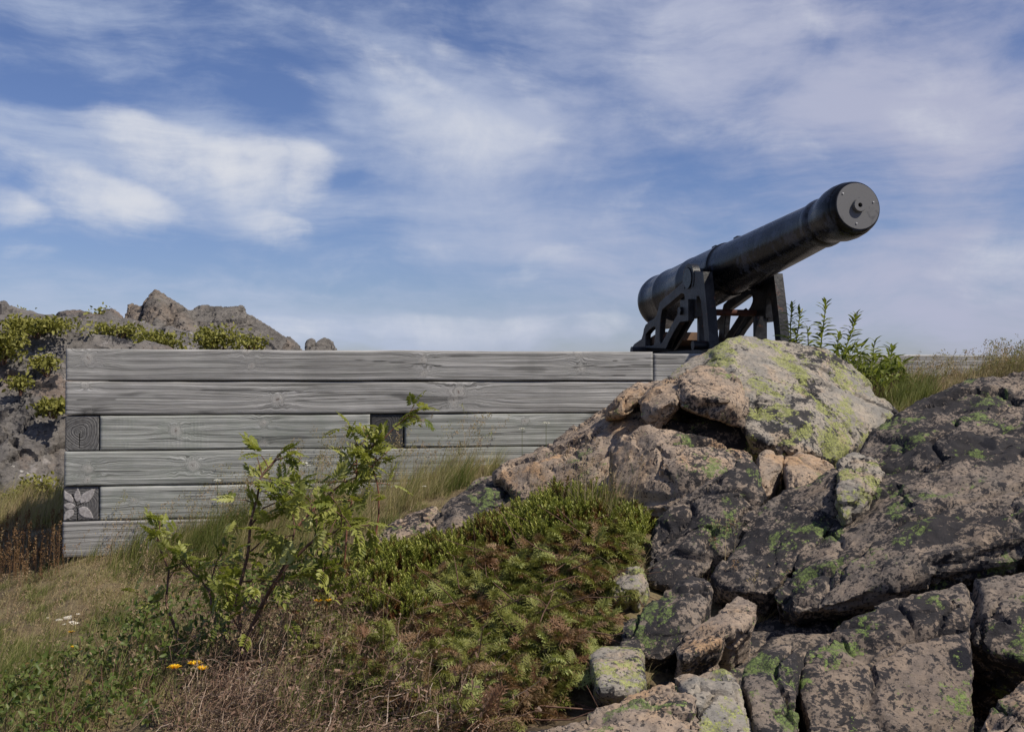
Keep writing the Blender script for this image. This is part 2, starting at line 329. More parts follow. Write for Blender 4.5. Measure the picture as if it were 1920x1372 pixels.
# soil under the plants
m, T, out = new_mat('soil and dead grass'); co = T.n('ShaderNodeTexCoord').outputs['Object']
a, b = T.noise(co, 3, 6, .65), T.noise(co, 40, 6, .7)
c = T.ramp(T.m('ADD', T.m('MULTIPLY', a, .6), T.m('MULTIPLY', b, .4)), [(.32, (.035, .024, .016)), (.45, (.10, .072, .042)), (.56, (.19, .15, .08)), (.7, (.12, .125, .045))])
principled(T, out, c, .95, b, .8, .02); M['soil'] = m
m, T, out = new_mat('trodden gravel'); co = T.n('ShaderNodeTexCoord').outputs['Object']
a, b = T.noise(co, 6, 6, .65), T.noise(co, 60, 4, .7)
principled(T, out, T.mix(T.ss(b, .35, .65), (.16, .14, .12), (.3, .27, .24)), .95, b, .8, .02); M['gravel'] = m
# ------------------------------------------------------------------ ground: one sheet, shaped by points seen in the photograph
WA = P(123, 653, 7.0); WD = np.array((.9839, .1790)); WN = np.array((-.1790, .9839))     # wall face: start, direction, into the wall
CTRL = [(0, 1372, 4.0), (250, 1372, 3.7), (500, 1372, 3.4), (750, 1372, 3.15), (950, 1372, 3.1), (1120, 1372, 3.35),
        (0, 1200, 5.6), (200, 1200, 5.4), (400, 1230, 4.6), (0, 1100, 7.0), (119, 1058, 6.95), (250, 1050, 6.98), (240, 1120, 6.2), (350, 1090, 6.5),
        (430, 985, 7.1), (560, 955, 7.2), (700, 925, 7.3), (850, 890, 7.4), (930, 868, 7.5), (560, 1060, 6.2), (700, 1000, 6.2), (830, 960, 6.3), (900, 930, 6.4),
        (560, 1120, 5.2), (700, 1060, 5.6), (850, 1010, 5.7), (1000, 965, 5.6), (1150, 965, 5.35), (1200, 1010, 5.0), (1200, 960, 5.3), (640, 1200, 4.5), (800, 1130, 4.8),
        (950, 1080, 4.9), (1120, 1080, 4.6), (850, 1260, 3.9), (1000, 1230, 4.0), (1080, 1300, 3.55), (1150, 1180, 4.0), (600, 1290, 3.9),
        (1300, 1000, 5.1), (1300, 1180, 4.4), (1400, 1170, 4.4), (1560, 1150, 4.8), (1400, 1330, 3.8), (1650, 1250, 4.4), (1900, 1150, 5.0), (1900, 1372, 4.0), (1700, 1372, 3.9), (1450, 1372, 3.6), (1250, 1372, 3.2),
        (1250, 800, 7.2), (1500, 740, 7.6), (1660, 722, 7.75), (1780, 706, 7.9), (1920, 688, 8.1), (1690, 775, 6.6), (1760, 745, 6.9), (1850, 712, 7.1), (1930, 698, 7.2),
        (60, 955, 9.0), (0, 960, 9.3), (110, 935, 11.0), (0, 945, 10.5)]
cp = np.array([P(*c) for c in CTRL] + [(-8, 4, -1.45), (-8, 9, -1.3), (-4, 1.5, -1.5), (0, 1.2, -1.45), (4, 1, -1.3), (8, 3, -.9), (8, 9, .1), (0, 11, -1.0), (-5, 14, -1.4), (5, 14, -.6), (0, 0, -1.55), (-3, -2, -1.7), (4, -2, -1.6)])
cz = cp[:, 2].copy(); c2 = cp[:, :2]
def _tp(d2): return .5 * d2 * np.log(d2 + 1e-9)
K = _tp(((c2[:, None] - c2[None]) ** 2).sum(2)) + np.eye(len(c2)) * .02
A_ = np.block([[K, np.c_[np.ones(len(c2)), c2]], [np.c_[np.ones(len(c2)), c2].T, np.zeros((3, 3))]])
sol = np.linalg.solve(A_, np.r_[cz, 0, 0, 0])
def gz(x, y):
    x, y = np.asarray(x, float), np.asarray(y, float); q = np.stack((x.ravel(), y.ravel()), 1); z = np.empty(len(q))
    for s in range(0, len(q), 20000):
        qq = np.clip(q[s:s + 20000], (-9, -3), (9, 15)); d = ((qq[:, None] - c2[None]) ** 2).sum(2)
        zz = _tp(d) @ sol[:-3] + sol[-3] + qq @ sol[-2:]
        p3 = np.c_[q[s:s + 20000], np.zeros(len(qq))]
        near = np.exp(-((q[s:s + 20000, 0] / 8) ** 4)) * np.exp(-((q[s:s + 20000, 1] - 6) / 9) ** 4)
        zz = zz + (.05 * fbm(p3 * 1.7, 3, 5) + .035 * fbm(p3 * 6, 3, 9)) * near
        dist = np.maximum(np.abs(q[s:s + 20000, 0]) - 9, np.maximum(q[s:s + 20000, 1] - 15, -3 - q[s:s + 20000, 1]))
        w = np.clip(dist / 25, 0, 1); zz = zz * (1 - w) + (-1.8) * w
        z[s:s + 20000] = zz
    return z.reshape(x.shape)
def axis_pts(lo, hi, st, far):
    core = np.arange(lo, hi + 1e-6, st); g = st * np.cumprod(np.full(40, 1.28)); g = np.cumsum(g); g = g[g < far]
    return np.r_[(lo - g)[::-1], core, hi + g]
gx, gy = axis_pts(-5, 6.5, .055, 3000), axis_pts(1.5, 11, .055, 3000)
GX, GY = np.meshgrid(gx, gy); GZ = gz(GX, GY)
nx, ny = len(gx), len(gy); idx = np.arange(nx * ny).reshape(ny, nx)
tag(mesh_obj('ground', np.c_[GX.ravel(), GY.ravel(), GZ.ravel()], {4: np.stack((idx[:-1, :-1], idx[:-1, 1:], idx[1:, 1:], idx[1:, :-1]), 2).reshape(-1, 4)}, M['soil'], smooth=True), kind='structure')
def hit(px, py, y0=2.4, y1=13.0, n=420):
    """where the sight lines through photo pixels meet the ground"""
    px, py = np.asarray(px, float), np.asarray(py, float); r = P(px, py, 1.0); rx, rz = np.asarray(r[0]), np.asarray(r[2])
    out = np.full((len(px), 3), np.nan); live = np.ones(len(px), bool)
    for Y in np.linspace(y0, y1, n):
        i = np.where(live)[0]
        if not len(i): break
        h = gzi(rx[i] * Y, np.full(len(i), Y)); g = rz[i] * Y <= h; j = i[g]
        out[j, 0] = rx[j] * Y; out[j, 1] = Y; out[j, 2] = h[g]; live[j] = False
    return out[~np.isnan(out[:, 0])]
def gzi(x, y):
    """fast bilinear look-up of the ground sheet"""
    i = np.clip(np.searchsorted(gx, x) - 1, 0, nx - 2); j = np.clip(np.searchsorted(gy, y) - 1, 0, ny - 2)
    u = (x - gx[i]) / (gx[i + 1] - gx[i]); v = (y - gy[j]) / (gy[j + 1] - gy[j])
    return GZ[j, i] * (1 - u) * (1 - v) + GZ[j, i + 1] * u * (1 - v) + GZ[j + 1, i] * (1 - u) * v + GZ[j + 1, i + 1] * u * v
def in_poly(x, y, poly):
    r = np.zeros(len(x), bool); n = len(poly)
    for i in range(n):
        x1, y1 = poly[i]; x2, y2 = poly[(i + 1) % n]
        c = ((y1 > y) != (y2 > y)) & (x < (x2 - x1) * (y - y1) / ((y2 - y1) + 1e-9) + x1); r ^= c
    return r
def sample_poly(poly, n, seed, uniform=True):
    """n ground points inside a photo-pixel outline, evenly spread over the ground itself"""
    rs = np.random.RandomState(seed); p = np.array(poly, float); lo, hi = p.min(0), p.max(0)
    q = lo + rs.rand(n * 6, 2) * (hi - lo); q = q[in_poly(q[:, 0], q[:, 1], poly)]
    h = hit(q[:, 0], q[:, 1])
    if uniform and len(h):
        w = h[:, 1] ** 2; h = h[rs.choice(len(h), min(n, len(h)), replace=False, p=w / w.sum())]
    rs.shuffle(h); h = h[:n]
    w = (h[:, 0] - WA[0]) * WN[0] + (h[:, 1] - WA[1]) * WN[1]; t = (h[:, 0] - WA[0]) * WD[0] + (h[:, 1] - WA[1]) * WD[1]
    return h[~((w > -.02) & (t > -.03))]
# ------------------------------------------------------------------ rocks: facets placed from the photograph, remeshed and fractured
def hull_bm(pts):
    bm = bmesh.new()
    for p in pts: bm.verts.new(p)
    r = bmesh.ops.convex_hull(bm, input=bm.verts)
    bmesh.ops.delete(bm, geom=list({g for g in r['geom_interior'] + r['geom_unused'] if isinstance(g, bmesh.types.BMVert)}), context='VERTS')
    return bm
def remesh(v, f, vox):
    me = bpy.data.meshes.new('tmp'); me.from_pydata(v, [], f); me.update()
    o = bpy.data.objects.new('tmp', me); COL.objects.link(o)
    md = o.modifiers.new('r', 'REMESH'); md.mode = 'VOXEL'; md.voxel_size = vox; md.use_smooth_shade = True
    dg = bpy.context.evaluated_depsgraph_get(); r = bpy.data.meshes.new_from_object(o.evaluated_get(dg))
    bpy.data.objects.remove(o); bpy.data.meshes.remove(me); return r
def solid(front, th=.6, drop=.35, shrink=.9):
    """close a set of seen points into a body: each point is carried away from the eye and down"""
    f = np.array([P(*p) for p in front]); c = f.mean(0); b = f * (1 + th / f[:, 1:2]); b[:, 2] -= drop
    b[:, 0] = c[0] + (b[:, 0] - c[0]) * shrink
    return [tuple(x) for x in f] + [tuple(x) for x in b]
def rock(label, hulls, mat, vox=.014, seed=0, chunk=.03, cs=4.0, big=.03, fine=.008, th=.6, drop=.35, name='rock', cat='rock', group=None, kind=None, rot=(.5, -.6, .3), crack=.028, sc=1.0, sq=None):
    V, F = [], []
    for h in hulls:
        t, d = th, drop
        if isinstance(h, tuple): h, t, d = h
        if sq: h = [(a, b, sq[0] + (y - sq[0]) * sq[1]) for a, b, y in h]
        bm = hull_bm(solid(h, t, d)); bm.verts.index_update(); b = len(V)
        V += [tuple(v.co) for v in bm.verts]; F += [tuple(v.index + b for v in f.verts) for f in bm.faces]; bm.free()
    me = remesh(V, F, vox)
    n = len(me.vertices); p = np.empty(n * 3, np.float32); me.vertices.foreach_get('co', p); p = p.reshape(-1, 3).astype(float)
    # soften the voxel steps, then take normals
    e = np.empty(len(me.edges) * 2, np.int32); me.edges.foreach_get('vertices', e); e = e.reshape(-1, 2)
    deg = np.bincount(e.ravel(), minlength=n)[:, None]
    for _ in range(2 if kind is None else 1):
        s = np.zeros_like(p); np.add.at(s, e[:, 0], p[e[:, 1]]); np.add.at(s, e[:, 1], p[e[:, 0]]); p = .35 * p + .65 * s / deg
    me.vertices.foreach_set('co', p.astype(np.float32).ravel()); me.update()
    nr = np.empty(n * 3, np.float32); me.vertex_normals.foreach_get('vector', nr); nr = nr.reshape(-1, 3)
    X_ = np.array((.84, .16, .52)); X_ /= np.linalg.norm(X_); Y_ = np.cross((-.25, -.55, .8), X_); Y_ /= np.linalg.norm(Y_); Z_ = np.cross(X_, Y_)
    R = np.stack((X_, Y_, Z_)) @ np.array(Matrix.Rotation(.3 * math.sin(seed * 1.7), 3, 'Y') @ Matrix.Rotation(.25 * math.cos(seed * 2.3), 3, 'Z'))    # grain of the rock: long joints rising to the right
    q = p @ R.T / sc; qs = q * (1, 2.1, 2.1)
    wq = q + .12 * np.stack([fbm(q * 2.3, 3, seed + k) for k in (1, 2, 3)], 1)
    chunk *= .36 if kind is None else .5; big *= .5
    d = big * fbm(q * 1.6, 3, seed + 5) * 2
    f1, f2, fa = facets(wq * cs * (.55, 1.15, 1.3), seed + 7, .75); d += chunk * 2.1 * fa
    _, _, fb = facets(wq * cs * 2.7 * (.6, 1.2, 1.3), seed + 8, .7); d += chunk * .55 * fb
    _, _, fc = facets(qs * cs * 6.5, seed + 9, .6); d += (chunk * .1 + fine * .25) * fc
    edge = np.clip(1 - (f2 - f1) / .06, 0, 1); gate = np.clip(fbm(q * 2.2, 2, seed + 31) * 4 + .15, 0, 1)
    d -= crack * edge * gate
    for ax_, fr, dp in ((1, 2.3, 1.0), (2, 3.1, .5), (0, 1.1, .5)):          # joint sets
        c_ = q[:, ax_] * fr * cs / 4 + .5 * fbm(q * 1.1, 2, seed + 40 + ax_) + .06 * fbm(q * 7, 2, seed + 45 + ax_) + seed * .37
        k_ = np.floor(c_).astype(np.int64); off_ = .5 + .35 * np.sin(k_ * 12.9898 + seed); w_ = np.abs(c_ - k_ - off_) / (fr * cs / 4)
        gt = np.clip(fbm(q * 1.4, 2, seed + 50 + ax_) * 5 + .45 + .5 * np.sin(k_ * 7.7 + seed), 0, 1)
        d -= crack * 1.7 * dp * gt * np.exp(-(w_ / (.017 if kind is None else .035)) ** 2)
        d += crack * .7 * dp * (((k_ * 7919 + seed) % 13) / 13 - .5) * (np.abs(c_ - k_ - off_) < .5)
    d += fine * .7 * fbm(qs * 9, 4, seed + 11, .6) + fine * .8 * fbm(qs * 7, 3, seed + 13, .6, True) + fine * .5 * fbm(q * 48, 2, seed + 21)
    p = p + nr * d[:, None] * sc
    me.vertices.foreach_set('co', p.astype(np.float32).ravel()); me.polygons.foreach_set('use_smooth', np.ones(len(me.polygons), bool)); me.update()
    me.set_sharp_from_angle(angle=math.radians(34))
    me.materials.clear(); me.materials.append(mat); me.name = name
    o = bpy.data.objects.new(name, me); COL.objects.link(o)
    return tag(o, label, cat, group, kind)
rk = rock
rk('large rounded pale boulder with yellow-green lichen below the cannon', [
    [(1330, 655, 6.5), (1362, 634, 6.6), (1392, 629, 6.7), (1440, 642, 6.75), (1490, 645, 6.8), (1545, 656, 6.8), (1600, 692, 6.75), (1642, 738, 6.6), (1682, 775, 6.4),
     (1625, 828, 6.0), (1560, 866, 5.55), (1490, 850, 5.4), (1405, 815, 5.55), (1395, 735, 5.95), (1350, 690, 6.2), (1420, 700, 6.15), (1530, 740, 6.05), (1500, 800, 5.6)],
    [(1247, 704, 6.5), (1300, 668, 6.6), (1330, 652, 6.6), (1365, 640, 6.6), (1385, 690, 6.1), (1330, 712, 6.15), (1275, 718, 6.3)]], M['rock_light'], .016, 3, chunk=.022, sq=(6.4, .8), cs=3, big=.025, fine=.007, th=.4, drop=.4)
rk('long sloping brown flank rock reaching down to the timber wall', [
    [(928, 890, 6.4), (962, 864, 6.55), (1050, 810, 6.7), (1130, 766, 6.7), (1200, 765, 6.4), (1250, 800, 6.1), (1320, 880, 5.6), (1300, 935, 5.4), (1200, 965, 5.35), (1060, 965, 5.7), (985, 940, 5.95), (1100, 860, 6.0)]],
   M['rock_mid'], .016, 13, chunk=.05, sq=(6.0, .75), cs=3.4, big=.035, fine=.01, th=.7)
rk('tan overhanging block above the dark hollow, right of a vertical crack', [
    [(1274, 712, 5.8), (1312, 693, 6.05), (1354, 694, 6.05), (1386, 716, 5.85), (1402, 768, 5.5), (1398, 804, 5.5), (1340, 788, 5.32), (1276, 762, 5.38), (1296, 740, 5.33), (1366, 752, 5.28)]],
   M['rock_tan'], .010, 21, sq=(6.15, .55), chunk=.035, cs=5, big=.012, fine=.005, th=.5, drop=-.02)
rk('brown jutting block left of the vertical crack above the hollow', [
    [(1194, 750, 5.8), (1226, 724, 5.9), (1278, 711, 5.95), (1281, 766, 5.48), (1250, 802, 5.55), (1226, 808, 5.55), (1202, 786, 5.6), (1240, 762, 5.38), (1268, 745, 5.42)]],
   M['rock_tan'], .010, 25, sq=(6.15, .55), chunk=.04, cs=5, big=.012, fine=.006, th=.5, drop=-.02)
rk('small tan cube-shaped rock at the left shoulder against the timbers', [
    [(1130, 768, 6.35), (1152, 742, 6.4), (1192, 712, 6.5), (1235, 706, 6.5), (1246, 722, 6.3), (1200, 745, 6.05), (1166, 780, 6.0), (1136, 786, 6.1), (1158, 748, 6.05)]],
   M['rock_tan'], .010, 29, sq=(6.3, .6), chunk=.035, cs=6, big=.012, fine=.005, th=.5, drop=.1)
rk('broad ledge rock with an upturned rim in front of the hollow', [
    [(1192, 806, 5.55), (1204, 798, 5.5), (1240, 832, 5.4), (1300, 838, 5.35), (1332, 833, 5.35), (1355, 822, 5.4), (1376, 838, 5.35), (1404, 842, 5.4), (1410, 866, 5.25), (1350, 892, 4.98), (1310, 940, 4.95), (1200, 958, 5.1), (1150, 930, 5.25), (1150, 850, 5.5), (1280, 880, 5.05)],
    [(1150, 850, 5.6), (1165, 818, 5.6), (1190, 812, 5.55), (1215, 835, 5.35), (1230, 930, 5.1), (1150, 940, 5.25)]], M['rock_mid'], .012, 33, chunk=.035, sq=(5.3, .8), cs=4.4, big=.02, fine=.008, th=.55, drop=.25)
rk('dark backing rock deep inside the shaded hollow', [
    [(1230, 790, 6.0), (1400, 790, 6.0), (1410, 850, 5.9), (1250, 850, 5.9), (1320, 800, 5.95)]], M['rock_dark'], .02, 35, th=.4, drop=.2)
rk('mottled dark block with green lichen and a sunlit broken right end', [
    [(1208, 1012, 4.75), (1240, 962, 4.9), (1302, 945, 4.95), (1332, 898, 5.05), (1385, 868, 5.1), (1412, 866, 5.1), (1428, 930, 4.9), (1410, 1000, 4.65), (1385, 1012, 4.6), (1330, 1062, 4.45), (1262, 1105, 4.35), (1218, 1085, 4.45), (1350, 960, 4.72), (1280, 1020, 4.55)]],
   M['rock_dark'], .012, 41, chunk=.03, sq=(4.8, .65), cs=4, big=.02, fine=.007, th=.5, drop=.3)
rk('upright wedge of rock with a bright face standing in the cleft', [
    [(1420, 850, 5.2), (1440, 841, 5.35), (1470, 852, 5.3), (1468, 872, 5.1), (1448, 925, 4.95), (1430, 940, 4.9), (1421, 900, 5.0)]], M['rock_tan'], .009, 45, chunk=.01, cs=6, big=.01, fine=.005, th=.4, drop=.1)
rk('split block with a flat pale top right of the upright wedge', [
    [(1472, 856, 5.25), (1500, 846, 5.35), (1550, 868, 5.3), (1572, 885, 5.2), (1520, 895, 4.95), (1512, 920, 4.85), (1478, 930, 4.85), (1474, 880, 4.98)]], M['rock_tan'], .009, 49, chunk=.012, cs=6, big=.01, fine=.005, th=.4, drop=.15)
rk('dipping brown slab running down left from the pale knob', [
    [(1438, 945, 5.0), (1480, 925, 4.95), (1520, 905, 4.95), (1568, 878, 5.0), (1585, 905, 4.75), (1575, 965, 4.5), (1500, 1055, 4.15), (1435, 1115, 4.0), (1355, 1100, 4.2), (1338, 1080, 4.3), (1400, 1015, 4.62), (1470, 990, 4.5)],
    [(1500, 925, 4.85), (1568, 880, 4.9), (1572, 900, 4.7), (1540, 945, 4.6), (1500, 985, 4.55)]], M['rock_dark'], .012, 53, chunk=.03, sq=(4.65, .62), cs=4, big=.02, fine=.007, th=.45, drop=.35)
rk('pale rough knob of rock catching the sun beside the great slab', [
    [(1574, 868, 4.85), (1600, 850, 5.0), (1645, 864, 4.9), (1652, 886, 4.7), (1640, 920, 4.55), (1618, 950, 4.45), (1585, 975, 4.42), (1572, 950, 4.45), (1571, 910, 4.5), (1610, 900, 4.5)]], M['rock_light'], .009, 57, chunk=.02, cs=7, big=.012, fine=.009, th=.35, drop=.2)
rk('great dark slab with green and black lichen filling the right edge', [
    [(1590, 872, 5.3), (1640, 815, 5.7), (1682, 778, 5.95), (1720, 754, 6.05), (1812, 716, 6.25), (1862, 702, 6.3), (1930, 694, 6.3), (2250, 690, 6.2), (1655, 910, 4.8), (1560, 1005, 4.25), (1450, 1125, 3.85), (1480, 1165, 3.72), (1560, 1145, 3.66), (1640, 1108, 3.64), (1745, 1056, 3.66), (1800, 1040, 3.7), (1920, 1005, 3.75), (2250, 985, 3.7), (1800, 820, 5.0), (1930, 800, 5.05), (1750, 950, 4.2)],
    [(1470, 1105, 3.85), (1560, 1010, 4.2), (1680, 905, 4.55), (1800, 855, 4.6), (1960, 842, 4.6), (2200, 840, 4.6), (2200, 980, 3.5), (1920, 1000, 3.5), (1800, 1034, 3.5), (1745, 1050, 3.5), (1640, 1100, 3.5), (1560, 1135, 3.52), (1490, 1150, 3.6)]],
   M['rock_dark'], .015, 61, chunk=.05, sq=(4.6, .62), cs=2.6, big=.05, fine=.011, th=.8, drop=.5)
rk('bulging brown block under the great slab at the right edge', [
    [(1838, 995, 4.15), (1862, 950, 4.3), (1895, 935, 4.35), (1960, 930, 4.35), (2050, 960, 4.3), (2050, 1040, 4.1), (1930, 1050, 4.0), (1870, 1060, 4.0), (1842, 1035, 4.05), (1895, 990, 4.05)]], M['rock_dark'], .010, 65, chunk=.025, sq=(3.9, .7), cs=5, big=.02, fine=.007, th=.4, drop=.1)
rk('large low slab with round black blotches in the bottom corner', [
    [(1500, 1290, 3.1), (1505, 1215, 3.5), (1562, 1170, 3.65), (1640, 1140, 3.72), (1742, 1118, 3.74), (1800, 1124, 3.7), (1822, 1165, 3.5), (1815, 1220, 3.3), (1802, 1290, 3.1), (1832, 1340, 2.95), (1800, 1420, 2.75), (1540, 1420, 2.75), (1520, 1372, 2.85), (1650, 1230, 3.25)]],
   M['rock_slab'], .011, 71, chunk=.02, sq=(3.3, .55), cs=3.2, big=.025, fine=.006, th=.45, drop=.45)
rk('grey green slab beside the blotched slab at the right edge', [
    [(1640, 1138, 3.85), (1750, 1108, 3.85), (1850, 1085, 3.9), (1940, 1062, 3.9), (2150, 1040, 3.8), (2150, 1300, 3.1), (1930, 1240, 3.3), (1850, 1215, 3.4), (1822, 1165, 3.55), (1870, 1130, 3.6)],
    [(1855, 1110, 3.75), (1885, 1100, 3.8), (1898, 1115, 3.7), (1890, 1140, 3.6), (1860, 1135, 3.6)]], M['rock_dark'], .011, 75, chunk=.03, sq=(3.6, .6), cs=4, big=.02, fine=.008, th=.4, drop=.35)
rk('warm brown boulder cut off by the bottom right corner', [
    [(1800, 1420, 2.6), (1832, 1350, 2.75), (1868, 1305, 2.85), (1925, 1262, 2.95), (2050, 1240, 3.0), (2100, 1420, 2.5), (1900, 1340, 2.65)]], M['rock_mid'], .009, 79, chunk=.02, sq=(2.9, .6), cs=5, big=.02, fine=.007, th=.4, drop=.2)
rk('square block with a bright right edge at the bottom of the frame', [
    [(1388, 1262, 3.2), (1400, 1238, 3.35), (1440, 1215, 3.4), (1482, 1207, 3.4), (1496, 1224, 3.3), (1494, 1300, 3.0), (1486, 1400, 2.75), (1430, 1400, 2.75), (1405, 1310, 2.95)]], M['rock_dark'], .009, 83, chunk=.02, sq=(3.15, .6), cs=5, big=.012, fine=.006, th=.4, drop=.3)
rk('block with a pale sunlit face beside the square block', [
    [(1262, 1268, 3.15), (1320, 1252, 3.2), (1368, 1246, 3.2), (1388, 1262, 3.1), (1428, 1400, 2.7), (1310, 1400, 2.68), (1298, 1300, 2.88), (1375, 1275, 2.98)]], M['rock_light'], .009, 87, chunk=.012, sq=(3.1, .6), cs=4, big=.012, fine=.006, th=.4, drop=.3)
rk('low flaky layered ledge along the bottom of the frame', [
    [(1000, 1400, 2.75), (1060, 1345, 2.98), (1180, 1300, 3.1), (1262, 1270, 3.15), (1300, 1300, 2.95), (1312, 1400, 2.68), (1180, 1400, 2.65)],
    [(860, 1410, 2.75), (960, 1365, 2.95), (1060, 1348, 2.98), (1080, 1400, 2.75)]], M['rock_mid'], .009, 91, chunk=.03, sq=(3.0, .7), cs=6, big=.02, fine=.012, th=.4, drop=.3, rot=(0, -.25, 0))
rk('small tan block at the foot of the juniper', [
    [(1110, 1232, 3.55), (1135, 1218, 3.65), (1200, 1220, 3.65), (1203, 1285, 3.35), (1180, 1300, 3.3), (1125, 1290, 3.3), (1120, 1250, 3.4), (1195, 1232, 3.5)]], M['rock_light'], .008, 95, chunk=.012, cs=6, big=.01, fine=.005, th=.35, drop=.2)
rk('tilted grey boulder with a pointed sunlit top', [
    [(1205, 1135, 3.9), (1245, 1105, 4.0), (1290, 1074, 4.1), (1325, 1078, 4.1), (1338, 1092, 4.0), (1330, 1130, 3.85), (1305, 1200, 3.6), (1240, 1240, 3.55), (1170, 1225, 3.6), (1165, 1180, 3.75), (1275, 1130, 3.75)]], M['rock_dark'], .009, 99, chunk=.018, sq=(3.9, .6), cs=5, big=.012, fine=.006, th=.45, drop=.3)
rk('low tapering rock with a hollow orange end beside the tilted boulder', [
    [(1290, 1190, 3.7), (1330, 1160, 3.75), (1385, 1112, 3.9), (1405, 1118, 3.85), (1420, 1135, 3.78), (1400, 1168, 3.65), (1340, 1205, 3.5), (1280, 1235, 3.45), (1265, 1215, 3.55)]], M['rock_mid'], .008, 103, chunk=.02, cs=6, big=.012, fine=.006, th=.35, drop=.2)
rk('small round rock with pale lichen at the edge of the juniper', [
    [(1143, 1100, 4.3), (1160, 1068, 4.4), (1190, 1052, 4.5), (1212, 1068, 4.4), (1214, 1095, 4.3), (1195, 1125, 4.2), (1150, 1125, 4.2), (1190, 1085, 4.25)]], M['rock_light'], .008, 107, chunk=.012, cs=6, big=.012, fine=.006, th=.3, drop=.2)
rk('dark stump of rock between the tilted boulder and the small tan block', [
    [(1160, 1160, 3.95), (1185, 1145, 4.0), (1212, 1150, 3.95), (1215, 1190, 3.8), (1200, 1225, 3.7), (1165, 1215, 3.7)]], M['rock_dark'], .009, 109, chunk=.012, cs=6, big=.012, fine=.006, th=.3, drop=.2)
rk('dark bedrock floor of the crevices between the boulders', [
    [(1180, 1250, 3.95), (1300, 1205, 4.2), (1480, 1150, 4.6), (1700, 1070, 4.8), (1930, 1020, 4.9), (2150, 1010, 4.9), (2150, 1420, 3.8), (1900, 1420, 3.7), (1400, 1420, 3.45), (1150, 1330, 3.5)]], M['rock_dark'], .02, 113, th=.4, drop=.3)
rk('low grey rock with a rounded back left of the heath', [
    [(795, 1010, 5.95), (815, 965, 6.1), (845, 935, 6.2), (875, 918, 6.25), (896, 928, 6.2), (905, 955, 6.05), (885, 1000, 5.8), (840, 1020, 5.75), (850, 965, 5.95)]], M['rock_dark'], .009, 117, chunk=.015, cs=5, big=.012, fine=.006, th=.35, drop=.2)
rk('split grey rock with a sunlit right side below the flank rock', [
    [(862, 922, 6.35), (890, 896, 6.45), (920, 888, 6.5), (938, 900, 6.4), (968, 918, 6.3), (975, 935, 6.15), (930, 965, 6.0), (900, 965, 6.0), (912, 920, 6.2)]], M['rock_dark'], .009, 121, chunk=.015, cs=5, big=.012, fine=.006, th=.35, drop=.2)
rk('flat pale rock lying lowest in the row beside the heath', [
    [(695, 1022, 6.0), (725, 985, 6.15), (765, 960, 6.25), (815, 948, 6.3), (830, 965, 6.15), (800, 1010, 5.9), (740, 1030, 5.8)]], M['rock_mid'], .009, 125, chunk=.015, cs=5, big=.012, fine=.006, th=.35, drop=.2)
rk('small grey rock poking out of the crowberry', [
    [(1005, 960, 5.65), (1018, 925, 5.75), (1032, 915, 5.78), (1046, 940, 5.7), (1060, 985, 5.5), (1020, 990, 5.5)]], M['rock_mid'], .009, 129, chunk=.012, cs=6, big=.01, fine=.005, th=.3, drop=.15)

# the hill behind, left: near cliff, mid ledge, crag with its peak, crumbling right shoulder
def far(name, hulls, mat, vox, seed, **k): return rock(None, hulls, mat, vox, seed, name=name, cat=None, kind='structure', **k)
far('cliff', [[(-500, 560, 13), (-200, 590, 13.2), (0, 612, 13.2), (60, 602, 13.3), (122, 612, 13.5), (200, 640, 13.6), (330, 660, 13.4), (330, 990, 12.6), (0, 1000, 11.6), (-500, 1020, 11.5), (60, 760, 12.6), (100, 900, 12.3), (0, 850, 12.0)],
             [(0, 780, 12.3), (100, 800, 12.45), (120, 940, 12.0), (0, 960, 11.6)]], M['rock_far'], .035, 201, chunk=.09, cs=1.9, big=.06, fine=.02, th=2.5, drop=.6, crack=.06)
far('hill_ledge', [[(-400, 560, 17), (0, 592, 17), (30, 600, 16.5), (110, 590, 17), (150, 585, 17), (200, 588, 17), (240, 606, 17), (330, 628, 17), (420, 655, 17), (700, 700, 17), (700, 760, 16), (0, 760, 15), (-400, 760, 15)],
                   [(85, 600, 18), (110, 584, 18.2), (150, 584, 18.2), (165, 592, 18), (150, 620, 17.6)], [(185, 600, 18), (200, 581, 18.2), (222, 586, 18.2), (232, 604, 18), (205, 620, 17.6)]],
    M['rock_far'], .045, 205, chunk=.12, cs=1.4, big=.08, fine=.02, th=3, drop=.5, crack=.05)
far('crag', [[(256, 655, 26), (266, 600, 26.6), (272, 568, 27), (280, 550, 27.3), (290, 540, 27.4), (304, 549, 27.6), (330, 566, 27.6), (350, 590, 27.4), (360, 655, 26.3), (300, 655, 25.8), (290, 590, 26.4), (312, 580, 26.8)],
             [(222, 655, 26.6), (226, 615, 27), (234, 590, 27.4), (242, 572, 27.6), (256, 568, 27.6), (270, 578, 27.3), (276, 655, 26.4), (250, 600, 26.8)], [(262, 600, 27.2), (266, 565, 27.4), (274, 554, 27.5), (282, 556, 27.6), (280, 610, 27)],
             [(315, 655, 26), (322, 566, 27), (332, 568, 27.2), (356, 582, 27.6), (420, 650, 26.5), (370, 660, 25.7)],
             [(340, 660, 26.3), (358, 580, 27.6), (370, 573, 27.8), (400, 574, 27.9), (418, 578, 27.9), (440, 576, 27.9), (456, 572, 27.9), (460, 585, 27.7), (470, 660, 26), (400, 665, 25.6)],
             [(445, 670, 26), (455, 590, 27.7), (470, 590, 27.8), (500, 614, 27.8), (540, 634, 27.6), (560, 650, 27.2), (560, 680, 26.5)]],
    M['rock_peak'], .038, 211, chunk=.07, cs=.9, big=.03, fine=.03, th=2.0, drop=.3, crack=.08, rot=(0, .25, .3))
